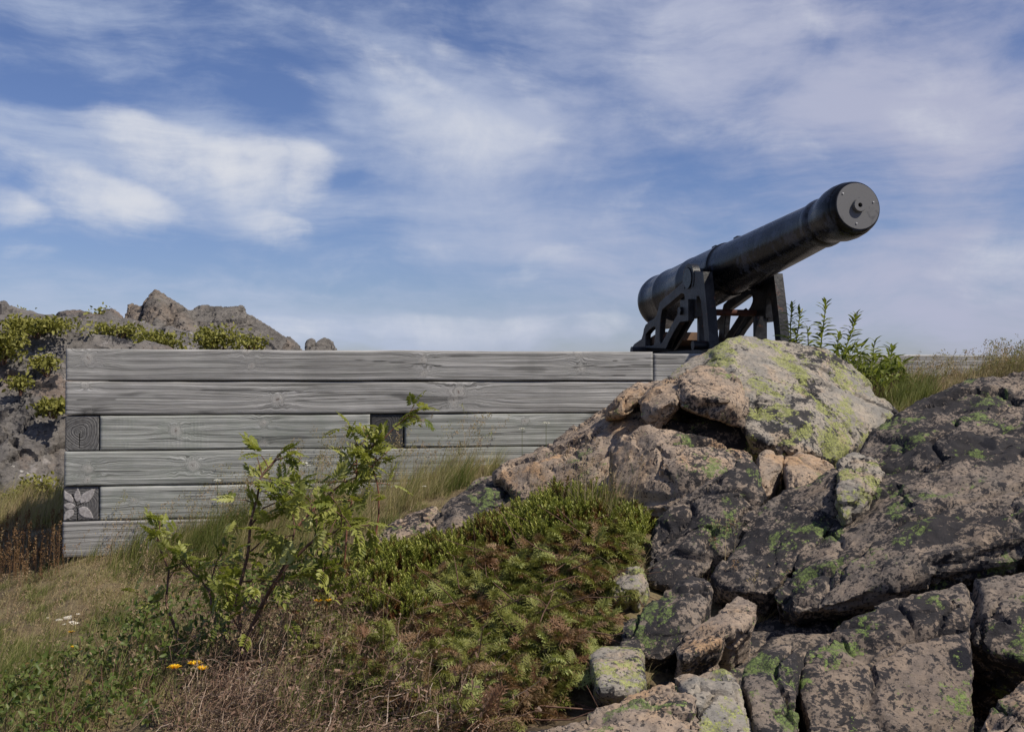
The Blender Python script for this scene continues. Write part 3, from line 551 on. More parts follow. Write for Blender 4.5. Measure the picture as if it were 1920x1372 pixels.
far('crag_shoulder', [[(520, 680, 24), (535, 632, 24.6), (555, 640, 24.8), (565, 660, 24.4)], [(575, 660, 24), (578, 642, 24.3), (584, 636, 24.4), (590, 645, 24.3), (592, 670, 24)],
                      [(588, 670, 24), (596, 642, 24.3), (608, 634, 24.4), (624, 640, 24.4), (630, 655, 24.2), (630, 680, 24)]], M['rock_peak'], .03, 215, chunk=.06, cs=2.2, big=.05, fine=.015, th=.8, drop=.2, crack=.04)
far('hill', [[(-600, 700, 24), (100, 640, 24), (300, 650, 24.5), (480, 660, 24.5), (560, 664, 24.2), (640, 690, 24), (640, 800, 22), (-600, 800, 20)]], M['rock_peak'], .09, 219, chunk=.1, cs=.9, big=.1, fine=.03, th=8, drop=.5)
# ------------------------------------------------------------------ timber wall (local x along the face, y into the wall, z up)
def wood_mat(name, c_dark, c_mid, c_lite, green):
    m, T, out = new_mat(name)
    ph = T.n('ShaderNodeAttribute', attribute_name='phase').outputs['Fac']; kn = T.n('ShaderNodeAttribute', attribute_name='knot').outputs['Fac']
    rnd = T.n('ShaderNodeAttribute', attribute_name='row').outputs['Fac']; saw = T.n('ShaderNodeAttribute', attribute_name='saw').outputs['Fac']; wear = T.n('ShaderNodeAttribute', attribute_name='wear').outputs['Fac']
    co = T.n('ShaderNodeTexCoord').outputs['Object']; s = T.n('ShaderNodeSeparateXYZ', {0: co})
    v1 = T.n('ShaderNodeCombineXYZ', {0: T.m('MULTIPLY', s.outputs[0], .9), 1: ph, 2: T.m('MULTIPLY', rnd, 37.0)}).outputs[0]
    v2 = T.n('ShaderNodeCombineXYZ', {0: T.m('MULTIPLY', s.outputs[0], 5.0), 1: T.m('MULTIPLY', ph, 3.3), 2: T.m('MULTIPLY', rnd, 11.0)}).outputs[0]
    g1 = T.noise(v1, 1.0, 5, .62); g2 = T.noise(v2, 1.0, 4, .6)
    big = T.noise(co, 2.2, 4, .55, .4); bl2 = T.noise(co, 7, 5, .6)
    g = T.m('ADD', T.m('MULTIPLY', g1, .62), T.m('MULTIPLY', g2, .38))
    c = T.ramp(g, [(.30, tuple(x * .45 for x in c_dark)), (.41, c_dark), (.49, c_mid), (.62, c_lite)])
    c = T.mix(T.ss(big, .38, .68, 0, .45), c, tuple(x * .62 for x in c_mid))
    c = T.mix(T.m('MULTIPLY', T.ss(bl2, .42, .7), green), c, (.20, .235, .19))
    c = T.mix(T.ss(kn, .2, .7, 0, .5), c, (.44, .42, .39)); c = T.mix(T.ss(kn, .88, .98, 0, .75), c, (.12, .09, .075))
    c = T.mix(T.ss(wear, .2, .9, 0, .75), c, (.035, .034, .033))
    crack = T.ss(g1, .345, .30)
    h = T.m('SUBTRACT', T.m('ADD', g, T.m('MULTIPLY', saw, .22)), T.m('MULTIPLY', crack, .35))
    principled(T, out, c, .82, h, .7, .008, .25); return m
M['wood_grey'] = wood_mat('silvered timber grey', (.13, .126, .12), (.30, .294, .282), (.54, .53, .515), .08)
M['wood_green'] = wood_mat('silvered timber with algae', (.135, .138, .126), (.30, .307, .285), (.53, .535, .51), .3)
def end_mat(name, base, ring, petals):
    m, T, out = new_mat(name); co = T.n('ShaderNodeTexCoord').outputs['Object']
    r = T.n('ShaderNodeAttribute', attribute_name='ring').outputs['Fac']; ck = T.n('ShaderNodeAttribute', attribute_name='crack').outputs['Fac']; pt = T.n('ShaderNodeAttribute', attribute_name='petal').outputs['Fac']
    w = T.noise(co, 9, 3, .5); v = T.n('ShaderNodeCombineXYZ', {0: T.m('MULTIPLY_ADD', w, 1.2, T.m('MULTIPLY', r, 210.0)), 1: 0.0, 2: 0.0}).outputs[0]
    n = T.noise(v, 1.0, 2, .5); b = T.noise(co, 60, 4, .6)
    c = T.ramp(n, [(.38, base), (.56, ring)]); c = T.mix(T.ss(b, .4, .7, 0, .5), c, base)
    c = T.mix(T.ss(ck, .3, .7), c, (.01, .01, .01))
    if petals: c = T.mix(T.ss(pt, .35, .6), c, T.mix(T.ss(b, .35, .6), (.40, .38, .37), (.28, .26, .255)))
    h = T.m('SUBTRACT', T.m('ADD', T.m('MULTIPLY', n, T.m('SUBTRACT', 1.0, pt)), T.m('MULTIPLY', pt, .8)), ck)
    principled(T, out, c, .85, h, .8, .008, .2); return m
M['end_ring'] = end_mat('end grain with rings', (.045, .044, .044), (.21, .205, .20), False)
M['end_petal'] = end_mat('end grain with pale wedges', (.075, .072, .072), (.16, .155, .155), True)
M['end_dark'] = end_mat('end grain dark', (.03, .03, .03), (.085, .083, .083), False)

def wall_t(px, py=716):
    u = P(px, py, 1.0)[0]; return (u * WA[1] - WA[0]) / (WD[0] - u * WD[1])
ROWS = [(716 - y) * 7.0 / FPX for y in (653, 714.5, 779, 846, 912, 977, 1045)]
wall = empty('timber_wall', (WA[0], WA[1], -1.12), math.atan2(WD[1], WD[0])); ZO = 1.12
tag(wall, 'silver grey retaining wall of stacked squared timbers with crossed log ends', 'wall')
KN = [(165, 672, 1.3), (462, 655, 1.2), (470, 686, .8), (792, 676, 1.0), (795, 700, .8), (1085, 664, 1.0), (1088, 692, .9), (160, 722, .8), (167, 774, .8), (520, 748, 1.3), (860, 736, 1.7), (850, 752, 1.2), (330, 808, 1.2), (494, 792, 1.0), (494, 830, .9),
      (165, 878, 1.1), (163, 900, .9), (362, 872, 1.3), (525, 900, .9), (985, 790, .8), (250, 938, .7), (1290, 672, .5), (1750, 690, .8), (640, 885, .8), (600, 940, .9), (1500, 690, .8)]
KN = [(wall_t(x, y), (716 - y) * (WA[1] + WD[1] * wall_t(x, y)) / FPX, r) for x, y, r in KN]
def timber(x0, x1, row, mat, th=.22, gap=.0065, yoff=0.0, drop=0.0, fade=.55):
    z1, z0 = ROWS[row] - gap * .5 - drop, ROWS[row + 1] + gap * .5 - drop
    n_x = max(4, int((x1 - x0) / .011)); n_z = max(12, int((z1 - z0) / .0085))
    xs = np.linspace(x0, x1, n_x); zs = np.linspace(z0, z1, n_z); X, Z = np.meshgrid(xs, zs)
    p = np.stack((X.ravel(), Z.ravel(), np.full(X.size, row * 3.7)), 1)
    sl = fbm(p * (.35, 0, 1), 2, 40 + row) * .03
    ph = (p[:, 1] + sl * .6 + .008 * fbm(p * (1.3, 5, 1), 3, 50 + row)) * 140
    kn = np.zeros(len(p)); wear = np.clip(fbm(p * (1.1, 6, 1), 4, 71 + row) * 3.2 - .75, 0, 1) * fade
    for kx, kz, r in KN:
        if z0 - .02 < kz < z1 + .02:
            s = .026 * r; dx, dz = p[:, 0] - kx + .012 * r * fbm(p * 22, 2, int(r * 10)), p[:, 1] - kz + .012 * r * fbm(p * 22, 2, 5 + int(r * 10))
            g = np.exp(-(dx / (5.0 * s)) ** 2 - (dz / (1.5 * s)) ** 2); ph += g * 140 * s * 1.3 * np.where(dz >= 0, 1, -1) * np.clip(np.abs(dz) / s, 0, 1)
            k = np.exp(-((dx / (1.15 * s)) ** 2 + (dz / s) ** 2)); rr = np.hypot(dx / 1.1, dz)
            ph = np.where(k > .25, 30 + rr * 420, ph); kn = np.maximum(kn, k)
            wear = wear + .22 * np.exp(-((dx / (2.2 * s)) ** 2 + (dz / (1.2 * s)) ** 2)) * (k < .3)
    for (cx, cw, cz) in ((wall_t(1150), .35, z0 + .10),) if row == 0 and x0 < 1 else ():
        yy = p[:, 1] - (cz + .03 * (p[:, 0] - cx) + .004 * np.sin(p[:, 0] * 17)); wear = np.maximum(wear, 1.4 * np.exp(-(yy / .0045) ** 2) * np.clip((cw - np.abs(p[:, 0] - cx)) * 9, 0, 1))
    rw = np.random.RandomState(int(row * 31 + abs(x0) * 17))
    for _ in range(max(1, int((x1 - x0) * 1.1))):                    # drying splits along the grain
        cx, cw, cz, sl_ = x0 + rw.rand() * (x1 - x0), .12 + .45 * rw.rand() ** 2, z0 + .02 + rw.rand() * (z1 - z0 - .04), .03 * rw.randn()
        yy = p[:, 1] - (cz + sl_ * (p[:, 0] - cx) + .004 * fbm(p * (5, 0, 1), 2, 12)); tp = np.clip(1 - np.abs(p[:, 0] - cx) / cw, 0, 1); wear = np.maximum(wear, 1.3 * np.exp(-(yy / (.0035 * (.3 + tp ** .5))) ** 2) * np.clip(tp * 4, 0, 1))
    saw = np.zeros(len(p))
    if row == 2:
        a, b = wall_t(195), wall_t(415); w = np.clip((p[:, 0] - a) * 12, 0, 1) * np.clip((b - p[:, 0]) * 8, 0, 1)
        saw = w * (np.sin(p[:, 0] * 2 * math.pi / .0255 + 3.5 * fbm(p * (3, 2.5, 1), 2, 3)) > .25) * np.clip(.55 + 1.5 * fbm(p * (9, 9, 1), 2, 91), 0, 1) * .6
    ed = np.minimum(np.minimum(Z - z0, z1 - Z), np.minimum(X - x0, x1 - X)).ravel()
    y = .007 * np.clip(1 - ed / (.008 + .010 * np.clip(fbm(p * (9, 9, 1), 3, 64 + row), 0, 1)), 0, 1) ** 2 + .003 * fbm(p * (1.5, 4, 1), 2, 60 + row) - .0012 * np.sin(ph * 1.0) * (kn < .3) - .0015 * kn + yoff
    # small chips along the lower and upper edges
    Zw = Z.ravel() + .0028 * fbm(np.c_[p[:, 0] * 1.6, 0 * y + row, 0 * y], 3, 77); v = np.c_[X.ravel(), y, Zw + ZO]; ix = np.arange(n_x * n_z).reshape(n_z, n_x)
    f4 = [np.stack((ix[:-1, :-1], ix[:-1, 1:], ix[1:, 1:], ix[1:, :-1]), 2).reshape(-1, 4)]
    b = len(v); back = np.array([(x0, th, z0), (x1, th, z0), (x1, th, z1), (x0, th, z1)]) + (0, 0, ZO)
    rim = np.r_[ix[0, :], ix[1:, -1], ix[-1, -2::-1], ix[-2:0:-1, 0]]
    bx = v[rim].copy(); bx[:, 1] = th; v = np.r_[v, bx]; m = len(rim); k = np.arange(m)
    f4.append(np.stack((rim, b + k, b + (k + 1) % m, rim[(k + 1) % m]), 1))
    ph2 = np.r_[ph, ph[rim] + 3]; z_ = np.zeros(m)
    o = mesh_obj('timber', v, {4: np.concatenate(f4)}, mat, wall, True, dict(phase=ph2, knot=np.r_[kn, z_], row=np.full(len(v), (row * .37 + x0 * .13) % 1), saw=np.r_[saw, z_], wear=np.r_[np.clip(wear, 0, 1), z_]))
    bm = bmesh.new(); bm.from_mesh(o.data)
    bf = bm.faces.new([bm.verts[b + int(i)] for i in range(m)][::-1]) if False else None
    bmesh.ops.recalc_face_normals(bm, faces=bm.faces); bm.to_mesh(o.data); bm.free()
    return o
def log_end(x0, x1, row, mat, cxy, yoff, petals=False, depth=2.6, cracks=((-90, .06),)):
    g = .006; z1, z0 = ROWS[row] - g * .5, ROWS[row + 1] + g * .5; x0 += g * .5; x1 -= g * .5
    n = 90; xs = np.linspace(x0, x1, n); zs = np.linspace(z0, z1, n); X, Z = np.meshgrid(xs, zs); w, h = x1 - x0, z1 - z0
    ox, oz = x0 + cxy[0] * w, z0 + cxy[1] * h; dx, dz = (X - ox).ravel(), (Z - oz).ravel(); r = np.hypot(dx, dz); a = np.arctan2(dz, dx)
    p = np.stack((X.ravel(), Z.ravel(), np.full(X.size, row * 1.7)), 1)
    ring = r * (1 + .10 * np.sin(3 * a + row)) + .003 * fbm(p * 20, 2, row); ck = np.zeros(len(r)); pt = np.zeros(len(r))
    for ang, ln in cracks:
        d = (a - math.radians(ang) + math.pi) % (2 * math.pi) - math.pi; ck = np.maximum(ck, (np.abs(d * r + .003 * fbm(p * 40, 2, 4)) < .0022) * (r < ln * 2) * (r > .004))
    if petals:
        for ang, r0, r1, wd in ((88, .028, .118, .021), (45, .030, .158, .030), (132, .035, .15, .022), (176, .012, .088, .020), (225, .030, .13, .024), (-38, .018, .128, .032)):
            d = (a - math.radians(ang) + math.pi) % (2 * math.pi) - math.pi; u = (r - r0) / (r1 - r0)
            pt = np.maximum(pt, np.clip((wd * np.sin(np.clip(u, 0, 1) ** .8 * math.pi) - np.abs(d * r) + .004 * fbm(p * 60, 3, 8)) / .004 * .5 + .5, 0, 1) * (u > 0) * (u < 1) * (np.cos(d) > 0))
    ed = np.minimum(np.minimum(X - x0, x1 - X), np.minimum(Z - z0, z1 - Z)).ravel()
    y = yoff + .006 * np.clip(1 - ed / .008, 0, 1) ** 2 + .004 * ck - .002 * pt + .0008 * np.sin(ring * 420) * (1 - pt)
    v = np.c_[X.ravel(), y, Z.ravel() + ZO]; ix = np.arange(n * n).reshape(n, n); rim = np.r_[ix[0, :], ix[1:, -1], ix[-1, -2::-1], ix[-2:0:-1, 0]]
    b = len(v); bx = v[rim].copy(); bx[:, 1] = depth; v = np.r_[v, bx]; m = len(rim); k = np.arange(m); z_ = np.zeros(m)
    f = np.concatenate([np.stack((ix[:-1, :-1], ix[:-1, 1:], ix[1:, 1:], ix[1:, :-1]), 2).reshape(-1, 4), np.stack((rim, b + k, b + (k + 1) % m, rim[(k + 1) % m]), 1)])
    o = mesh_obj('log_end', v, {4: f}, mat, wall, True, dict(ring=np.r_[ring, z_ + .05], crack=np.r_[ck, z_], petal=np.r_[pt, z_]))
    bm = bmesh.new(); bm.from_mesh(o.data); bmesh.ops.recalc_face_normals(bm, faces=bm.faces); bm.to_mesh(o.data); bm.free(); return o
tx = wall_t; XE = wall_t(2150)
timber(0, tx(1224.5), 0, M['wood_grey'], yoff=.0)
timber(tx(1227), XE, 0, M['wood_grey'], drop=.012, yoff=.004)
timber(tx(122), tx(1330), 1, M['wood_grey'], yoff=.004, fade=.75)
timber(tx(1332), XE, 1, M['wood_grey'], yoff=.002, drop=.006)
log_end(tx(121), tx(186.5), 2, M['end_ring'], (.42, .52), .012, cracks=((-90, .05),))
timber(tx(187.5), tx(694), 2, M['wood_green'], yoff=.002)
log_end(tx(695), tx(758), 2, M['end_dark'], (.35, .62), .02, cracks=())
timber(tx(759.5), XE, 2, M['wood_green'], yoff=.004, fade=.8)
timber(tx(121), XE, 3, M['wood_green'], yoff=.001, fade=.4)
log_end(tx(118.5), tx(186.5), 4, M['end_petal'], (.38, .42), .014, petals=True, cracks=((-88, .05), (30, .03), (110, .04)))
timber(tx(187.5), XE, 4, M['wood_green'], yoff=.003, fade=.4)
timber(tx(118.5), XE, 5, M['wood_grey'], yoff=.0, fade=.3)
# return wall on the hidden left side, carried on the log ends
for r in (0, 1, 3, 5):
    mb = MB(); z1, z0 = ROWS[r], ROWS[r + 1]; x0 = tx(121)
    mb.box((x0 + .11, .225 + 1.19, (z0 + z1) / 2 + ZO), (.21, 2.38, z1 - z0 - .006)); o = mb.build('timber', M['wood_grey'], wall)
# rubble fill behind the wall that carries the gun
v = [(.222, .225), (XE, .225), (XE, 6.5), (.222, 6.5)]
fv = [(WA[0] + WD[0] * a + WN[0] * b, WA[1] + WD[1] * a + WN[1] * b) for a, b in v]
TOP = ROWS[0] - .02
# ------------------------------------------------------------------ cannon on its iron garrison carriage
m, T, out = new_mat('weathered black gun paint'); co = T.n('ShaderNodeTexCoord').outputs['Object']
a = T.noise(co, 5, 6, .65, .4); b = T.noise(co, 26, 6, .7); g = T.noise(co, 120, 3, .6)
c = T.mix(T.ss(T.m('ADD', a, T.m('MULTIPLY', T.m('SUBTRACT', b, .5), .5)), .50, .62, 0, .85), (.004, .004, .005), (.036, .042, .062))
c = T.mix(T.ss(T.noise(co, 9, 7, .7), .62, .70, 0, .8), c, (.05, .022, .015))
rg = T.m('ADD', T.m('MULTIPLY', b, .38), .09); bsd = principled(T, out, c, .4, T.m('ADD', b, T.m('MULTIPLY', g, .4)),   .35, .003, .22); T.t.links.new(rg, bsd.inputs['Roughness']); M['gun'] = m
m, T, out = new_mat('worn black carriage iron'); co = T.n('ShaderNodeTexCoord').outputs['Object']
a = T.noise(co, 7, 6, .65, .4); b = T.noise(co, 34, 6, .7)
c = T.mix(T.ss(a, .46, .66, 0, .75), (.006, .006, .007), (.036, .037, .042)); c = T.mix(T.ss(T.noise(co, 11, 7, .7), .59, .66, 0, .85), c, (.10, .036, .018))
principled(T, out, c, .45, b, .7, .005, .35); M['iron'] = m
m, T, out = new_mat('grey painted plate'); co = T.n('ShaderNodeTexCoord').outputs['Object']
a = T.noise(co, 9, 4, .6); principled(T, out, T.mix(T.ss(a, .56, .66, 0, .75), (.105, .105, .108), (.035, .035, .04)), .5, T.noise(co, 60, 3), .1, .002, .4); M['plate'] = m
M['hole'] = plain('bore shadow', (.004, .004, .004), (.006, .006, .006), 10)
M['bolt'] = plain('bright bolt', (.55, .55, .55), (.45, .45, .45), 10, .3)

Mz = P(1608, 387, 6.85); Br = P(1243, 567, 10.15); ax = (Br - Mz); LEN = np.linalg.norm(ax); ax /= LEN      # muzzle face centre, breech, unit axis
hd = np.array((-ax[0], -ax[1], 0)); hd /= np.linalg.norm(hd)          # horizontal heading of the barrel
lt = np.array((hd[1], -hd[0], 0));  lt = lt if lt[0] < 0 else -lt     # towards the near (left) cheek
def s_at(px):           # distance along the axis whose image is at this column
    lo, hi = 0, LEN
    for _ in range(40):
        md = (lo + hi) / 2
        if proj(Mz + ax * md)[0] > px: lo = md
        else: hi = md
    return (lo + hi) / 2
def rpx(s, px): return px * (Mz + ax * s)[1] / FPX / 2
# trunnion: the axle whose near end shows at (1291, 522)
W_T = .32
S_T = min((abs(proj(Mz + ax * s + lt * W_T)[0] - 1291), s) for s in np.linspace(1, LEN, 900))[1]
_q = Mz + ax * S_T + lt * W_T; DROP = (522 - proj(_q)[1]) * _q[1] / FPX          # trunnions sit below the axis of the bore
PAD_Z = None
TC = Mz + ax * S_T - np.array((0, 0, DROP))
cannon = empty('cannon', TC)
base_cannon = np.array(cannon.location)
def cb(mb, name, mat, par=None, smooth=True):
    mb.v = [tuple(np.array(x) - base_cannon) for x in mb.v]
    return mb.build(name, mat, par or cannon, smooth)
prof_px = [(0, 0), (0, 92), (.012, 97), (.03, 100), (.034, 96), (.05, 98), (.056, 102), (.075, 105), (.14, 107), (.2, 104), (.26, 96), (.32, 89), (.36, 87)]
prof = [(s, rpx(s, d)) for s, d in prof_px]
sn = s_at(1540); r_n = rpx(sn, 88)
prof += [(sn - .10, rpx(sn, 86)), (sn - .075, r_n * 1.03), (sn - .05, r_n * 1.05), (sn - .02, r_n * 1.05), (sn + .01, r_n * 1.0), (sn + .03, r_n * 1.01), (sn + .05, r_n * .99)]
st = s_at(1369); r_t = rpx(st, 101)
prof += [(sn + (st - sn) * k, r_n * .99 + (r_t * .955 - r_n * .99) * k) for k in (.2, .4, .6, .8, .96)]
prof += [(st - .03, r_t * .96), (st - .015, r_t * 1.01), (st + .02, r_t * 1.015), (st + .05, r_t * 1.0)]
s2 = s_at(1314); r2 = rpx(s2, 101)
prof += [(s2 - .04, r2), (s2 - .02, r2 * 1.02), (s2 + .02, r2 * 1.02), (s2 + .04, r2 * 1.0)]
s3 = s_at(1272); r3 = rpx(s3, 100)
prof += [(s3 - .03, r3), (s3, r3 * 1.03), (s3 + .05, r3 * 1.03), (s3 + .08, r3 * .98), (LEN - .1, rpx(LEN, 99)), (LEN - .06, rpx(LEN, 103)), (LEN - .01, rpx(LEN, 102)), (LEN + .05, rpx(LEN, 92)), (LEN + .12, rpx(LEN, 66)), (LEN + .17, rpx(LEN, 36)), (LEN + .22, rpx(LEN, 22)), (LEN + .30, rpx(LEN, 26)), (LEN + .36, rpx(LEN, 16)), (LEN + .38, .01)]
bar = cb(MB().lathe(Mz, ax, prof, 72, True), 'barrel', M['gun'])
rp = rpx(0, 89)
cb(MB().lathe(Mz - ax * .006, ax, [(0, 0.001), (0, rp * .985), (.003, rp), (.02, rp)], 64, False), 'muzzle_plate', M['plate'], bar)
rb = rpx(0, 25)
mb = MB().lathe(Mz - ax * .0085, ax, [(.022, rpx(0, 8)), (-.022, rpx(0, 8.2)), (-.024, rpx(0, 9)), (-.024, rb * .93), (-.018, rb), (.001, rb)], 40, False); boss = cb(mb, 'boss', M['plate'], bar)
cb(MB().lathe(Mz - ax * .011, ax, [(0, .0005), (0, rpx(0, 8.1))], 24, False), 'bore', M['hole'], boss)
e1 = np.cross(ax, (0, 0, 1.0)); e1 /= np.linalg.norm(e1); e2 = np.cross(e1, ax)
if e2[2] < 0: e2 = -e2
rt_ = e1 if e1[0] > 0 else -e1
for dx, dy in ((-.68, .52), (.72, .20), (-.13, -.75)):
    o_ = Mz - ax * .007 + rt_ * dx * rp + e2 * dy * rp; cb(MB().lathe(o_, ax, [(-.005, .0005), (-.005, .0045), (0, .006)], 10, False), 'bolt', M['bolt'], bar)
# trunnions, vent patch and sight blocks on the barrel
rt = .083
# cheeks: outline of the near one unprojected from the photograph on to its own vertical plane
def unproj(px, py, w):
    r = P(px, py, 1.0); o = TC + lt * w; k = np.dot(o, lt) / np.dot(r, lt); return r * k
def zz(pts): return [(1180 + x / 7.222, 480 + y / 7.222) for x, y in pts]
OUT = [(25, 1252), (60, 1192), (160, 1122), (183, 1050), (193, 985), (215, 930), (262, 888), (330, 850), (365, 800), (382, 740), (402, 640), (450, 585), (560, 500), (680, 392), (728, 350), (738, 280), (765, 215), (815, 178), (862, 190), (900, 215), (1000, 215), (1022, 420), (1052, 720), (1075, 1000), (1092, 1262),
       (1022, 1262), (1004, 1010), (984, 800), (962, 600), (938, 545), (912, 556), (905, 640), (902, 830), (820, 850), (748, 800), (620, 1000), (545, 1140), (492, 1258)]
HOLES = [[(445, 728), (560, 632), (700, 512), (738, 516), (748, 560), (744, 605), (722, 668), (640, 800), (530, 1000), (442, 1168), (424, 1186), (412, 1150), (412, 1050), (418, 920), (430, 800)],
         [(222, 1060), (262, 1012), (330, 957), (350, 968), (346, 1050), (338, 1130), (328, 1200), (300, 1216), (215, 1216), (216, 1130)]]
def uw(pts, w=None):
    r = []
    for px, py in zz(pts):
        q = unproj(px, py, W_T); d = q - TC; r.append((np.dot(d, hd), d[2]))
    return r
o2, h2 = uw(OUT), [uw(h) for h in HOLES]
zmin = min(z for _, z in o2)
def cheek(w_out, w_in, name):
    bm = bmesh.new(); es = []
    for loop in [o2] + h2:
        vs = [bm.verts.new(tuple(TC + hd * u + np.array((0, 0, z)) + lt * w_out - base_cannon)) for u, z in loop]
        es += [bm.edges.new((vs[i], vs[(i + 1) % len(vs)])) for i in range(len(vs))]
    bmesh.ops.triangle_fill(bm, edges=es, use_beauty=True, use_dissolve=False)
    r = bmesh.ops.extrude_face_region(bm, geom=list(bm.faces)); vv = [g for g in r['geom'] if isinstance(g, bmesh.types.BMVert)]
    bmesh.ops.translate(bm, verts=vv, vec=tuple(lt * (w_in - w_out))); bmesh.ops.recalc_face_normals(bm, faces=bm.faces)
    me = bpy.data.meshes.new(name); bm.to_mesh(me); bm.free(); me.materials.append(M['iron']); o = bpy.data.objects.new(name, me); COL.objects.link(o); o.parent = cannon
    bv = o.modifiers.new('bevel', 'BEVEL'); bv.width = .007; bv.segments = 2; bv.limit_method = 'ANGLE'; bv.angle_limit = .6
    return o
TH = .052
ck_l = cheek(W_T, W_T - TH, 'carriage_cheek'); ck_r = cheek(-W_T + TH, -W_T, 'carriage_cheek')
cb(MB().lathe(TC + lt * (W_T + .012), -lt, [(0, .001), (0, rt * .96), (.006, rt), (2 * W_T + .018, rt), (2 * W_T + .024, rt * .96), (2 * W_T + .024, .001)], 40, False), 'trunnion', M['gun'], bar)
U = lambda pts: uw(pts)
for s, ckk in ((1, ck_l), (-1, ck_r)):
    w0, w1 = s * W_T, s * (W_T - TH)
    # bearing strap round the trunnion
    n = 26; ring = []
    mb = MB(); vs = []; fs = []
    for k in range(n + 1):
        a_ = math.radians(-40 + 260 * k / n)
        for r_, w_ in ((rt * 1.05, w0 + s * .004), (rt * 1.42, w0 + s * .004), (rt * 1.42, w1 - s * .003), (rt * 1.05, w1 - s * .003)): vs.append(TC + hd * math.cos(a_) * r_ + np.array((0, 0, math.sin(a_) * r_)) + lt * w_)
    for k in range(n):
        for q in range(4): fs.append((k * 4 + q, k * 4 + (q + 1) % 4, k * 4 + 4 + (q + 1) % 4, k * 4 + 4 + q))
    fs += [(0, 1, 2, 3), (n * 4 + 3, n * 4 + 2, n * 4 + 1, n * 4)]
    cb(mb.add(vs, fs), 'trunnion_strap', M['iron'], ckk)
    # front flange: the broad plate that faces the muzzle
    fu = U([(1000, 216), (1022, 420), (1052, 720), (1075, 1000), (1092, 1262)]); mb = MB(); vs = []; fs = []
    for i, (u, z) in enumerate(fu):
        for du, w_ in ((.0, w0 + s * .012), (.03, w0 + s * .012), (.03, w1 - s * .012), (.0, w1 - s * .012)): vs.append(TC + hd * (u + du - .004) + np.array((0, 0, z - .002 * i)) + lt * w_)
    for i in range(len(fu) - 1):
        for q in range(4): fs.append((i * 4 + q, i * 4 + (q + 1) % 4, i * 4 + 4 + (q + 1) % 4, i * 4 + 4 + q))
    e_ = (len(fu) - 1) * 4; fs += [(3, 2, 1, 0), (e_, e_ + 1, e_ + 2, e_ + 3)]
    cb(mb.add(vs, fs), 'front_flange', M['iron'], ckk)
    # inner web post behind the leg
    (u0, zt), (u1, zb) = U([(900, 800), (905, 1262)]); mb = MB()
    mb.box(TC + hd * (u0 - .03) + np.array((0, 0, (zt + zmin) / 2)) + lt * (w1 - s * .03), (.10, .04, zt - zmin), np.c_[lt, hd, (0, 0, 1.0)]); cb(mb, 'web_post', M['iron'], ckk)
    # stiffening ribs on the inside: the struts are T-shaped in section
    mb = MB(); A, B = U([(735, 735), (455, 1235)]); pA, pB = (TC + hd * p[0] + np.array((0, 0, p[1])) + lt * (w1 - s * .045) for p in (A, B)); mb.tube([pA, pB], .035, 4); cb(mb, 'strut_rib', M['iron'], ckk)
    # bolt block
    (ub, zb2), = U([(775, 745)]); mb = MB(); c_ = TC + hd * ub + np.array((0, 0, zb2)) + lt * (w0 + s * .02); mb.box(c_ + hd * .06, (.05, .17, .17), np.c_[lt, hd, (0, 0, 1.0)]); cb(mb, 'bolt_block', M['iron'], ckk)
    mb = MB(); mb.lathe(c_ + lt * s * .045, -lt * s, [(0, .001), (0, .035), (.03, .035)], 6, False); cb(mb, 'bolt', M['iron'], ckk)
(ub, zb2), = U([(775, 760)])
cb(MB().tube([TC + hd * (ub + .02) + np.array((0, 0, zb2)) + lt * (W_T - TH - .002), TC + hd * (ub + .02) + np.array((0, 0, zb2)) - lt * (W_T - TH - .002)], .026, 16), 'tie_bar', plain('rust brown bar', (.085, .03, .018), (.05, .022, .016), 30))
u_lo, u_hi = min(u for u, _ in o2), max(u for u, _ in o2)
for s in (1, -1):
    mb = MB(); mb.box(TC + hd * ((u_lo + u_hi) / 2 + .1) + np.array((0, 0, zmin - .03)) + lt * s * (W_T - TH / 2), (.16, u_hi - u_lo + .5, .06), np.c_[lt, hd, (0, 0, 1.0)]); cb(mb, 'base_rail', M['iron'], None, False)
for u_ in (u_lo + .35, u_hi - .05):
    mb = MB(); mb.tube([TC + hd * u_ + np.array((0, 0, zmin + .03)) + lt * (W_T + .12), TC + hd * u_ + np.array((0, 0, zmin + .03)) - lt * (W_T + .12)], .034, 16); cb(mb, 'axle', M['iron'])
# elevating wedge under the breech
mb = MB(); q = TC + hd * (u_lo + .25) + np.array((0, 0, zmin + .10)); mb.box(q, (.5, .6, .07), np.c_[lt, hd, (0, 0, 1.0)] @ np.array(Matrix.Rotation(.18, 3, 'X'))); cb(mb, 'quoin_plank', plain('brown plank', (.17, .10, .06), (.11, .07, .05), 14), None, False)
# small blocks on top of the barrel
for px_, h_ in ((1385, .02), (1344, .022)):
    s_ = s_at(px_); r_ = np.interp(s_, [p[0] for p in prof], [p[1] for p in prof]); c_ = Mz + ax * s_ + e2 * (r_ + h_ * .3); cb(MB().box(c_, (.035, .07, h_ * 2), np.c_[e1, ax, e2]), 'sight_block', M['gun'], bar, False)
tag(cannon, 'black iron cannon on an openwork carriage behind the timber wall, muzzle plugged with grey plate', 'cannon')
PAD_Z = TC[2] + zmin - .06
print('pad z', PAD_Z, 'wall top', ROWS[0])
b_ = [(x, y, z) for x, y in fv for z in (-1.7, min(TOP, PAD_Z - .002))]
mesh_obj('gun_platform', b_, [(0, 2, 3, 1), (2, 4, 5, 3), (4, 6, 7, 5), (6, 0, 1, 7), (1, 3, 5, 7), (0, 6, 4, 2)], M['gravel'])['kind'] = 'structure'
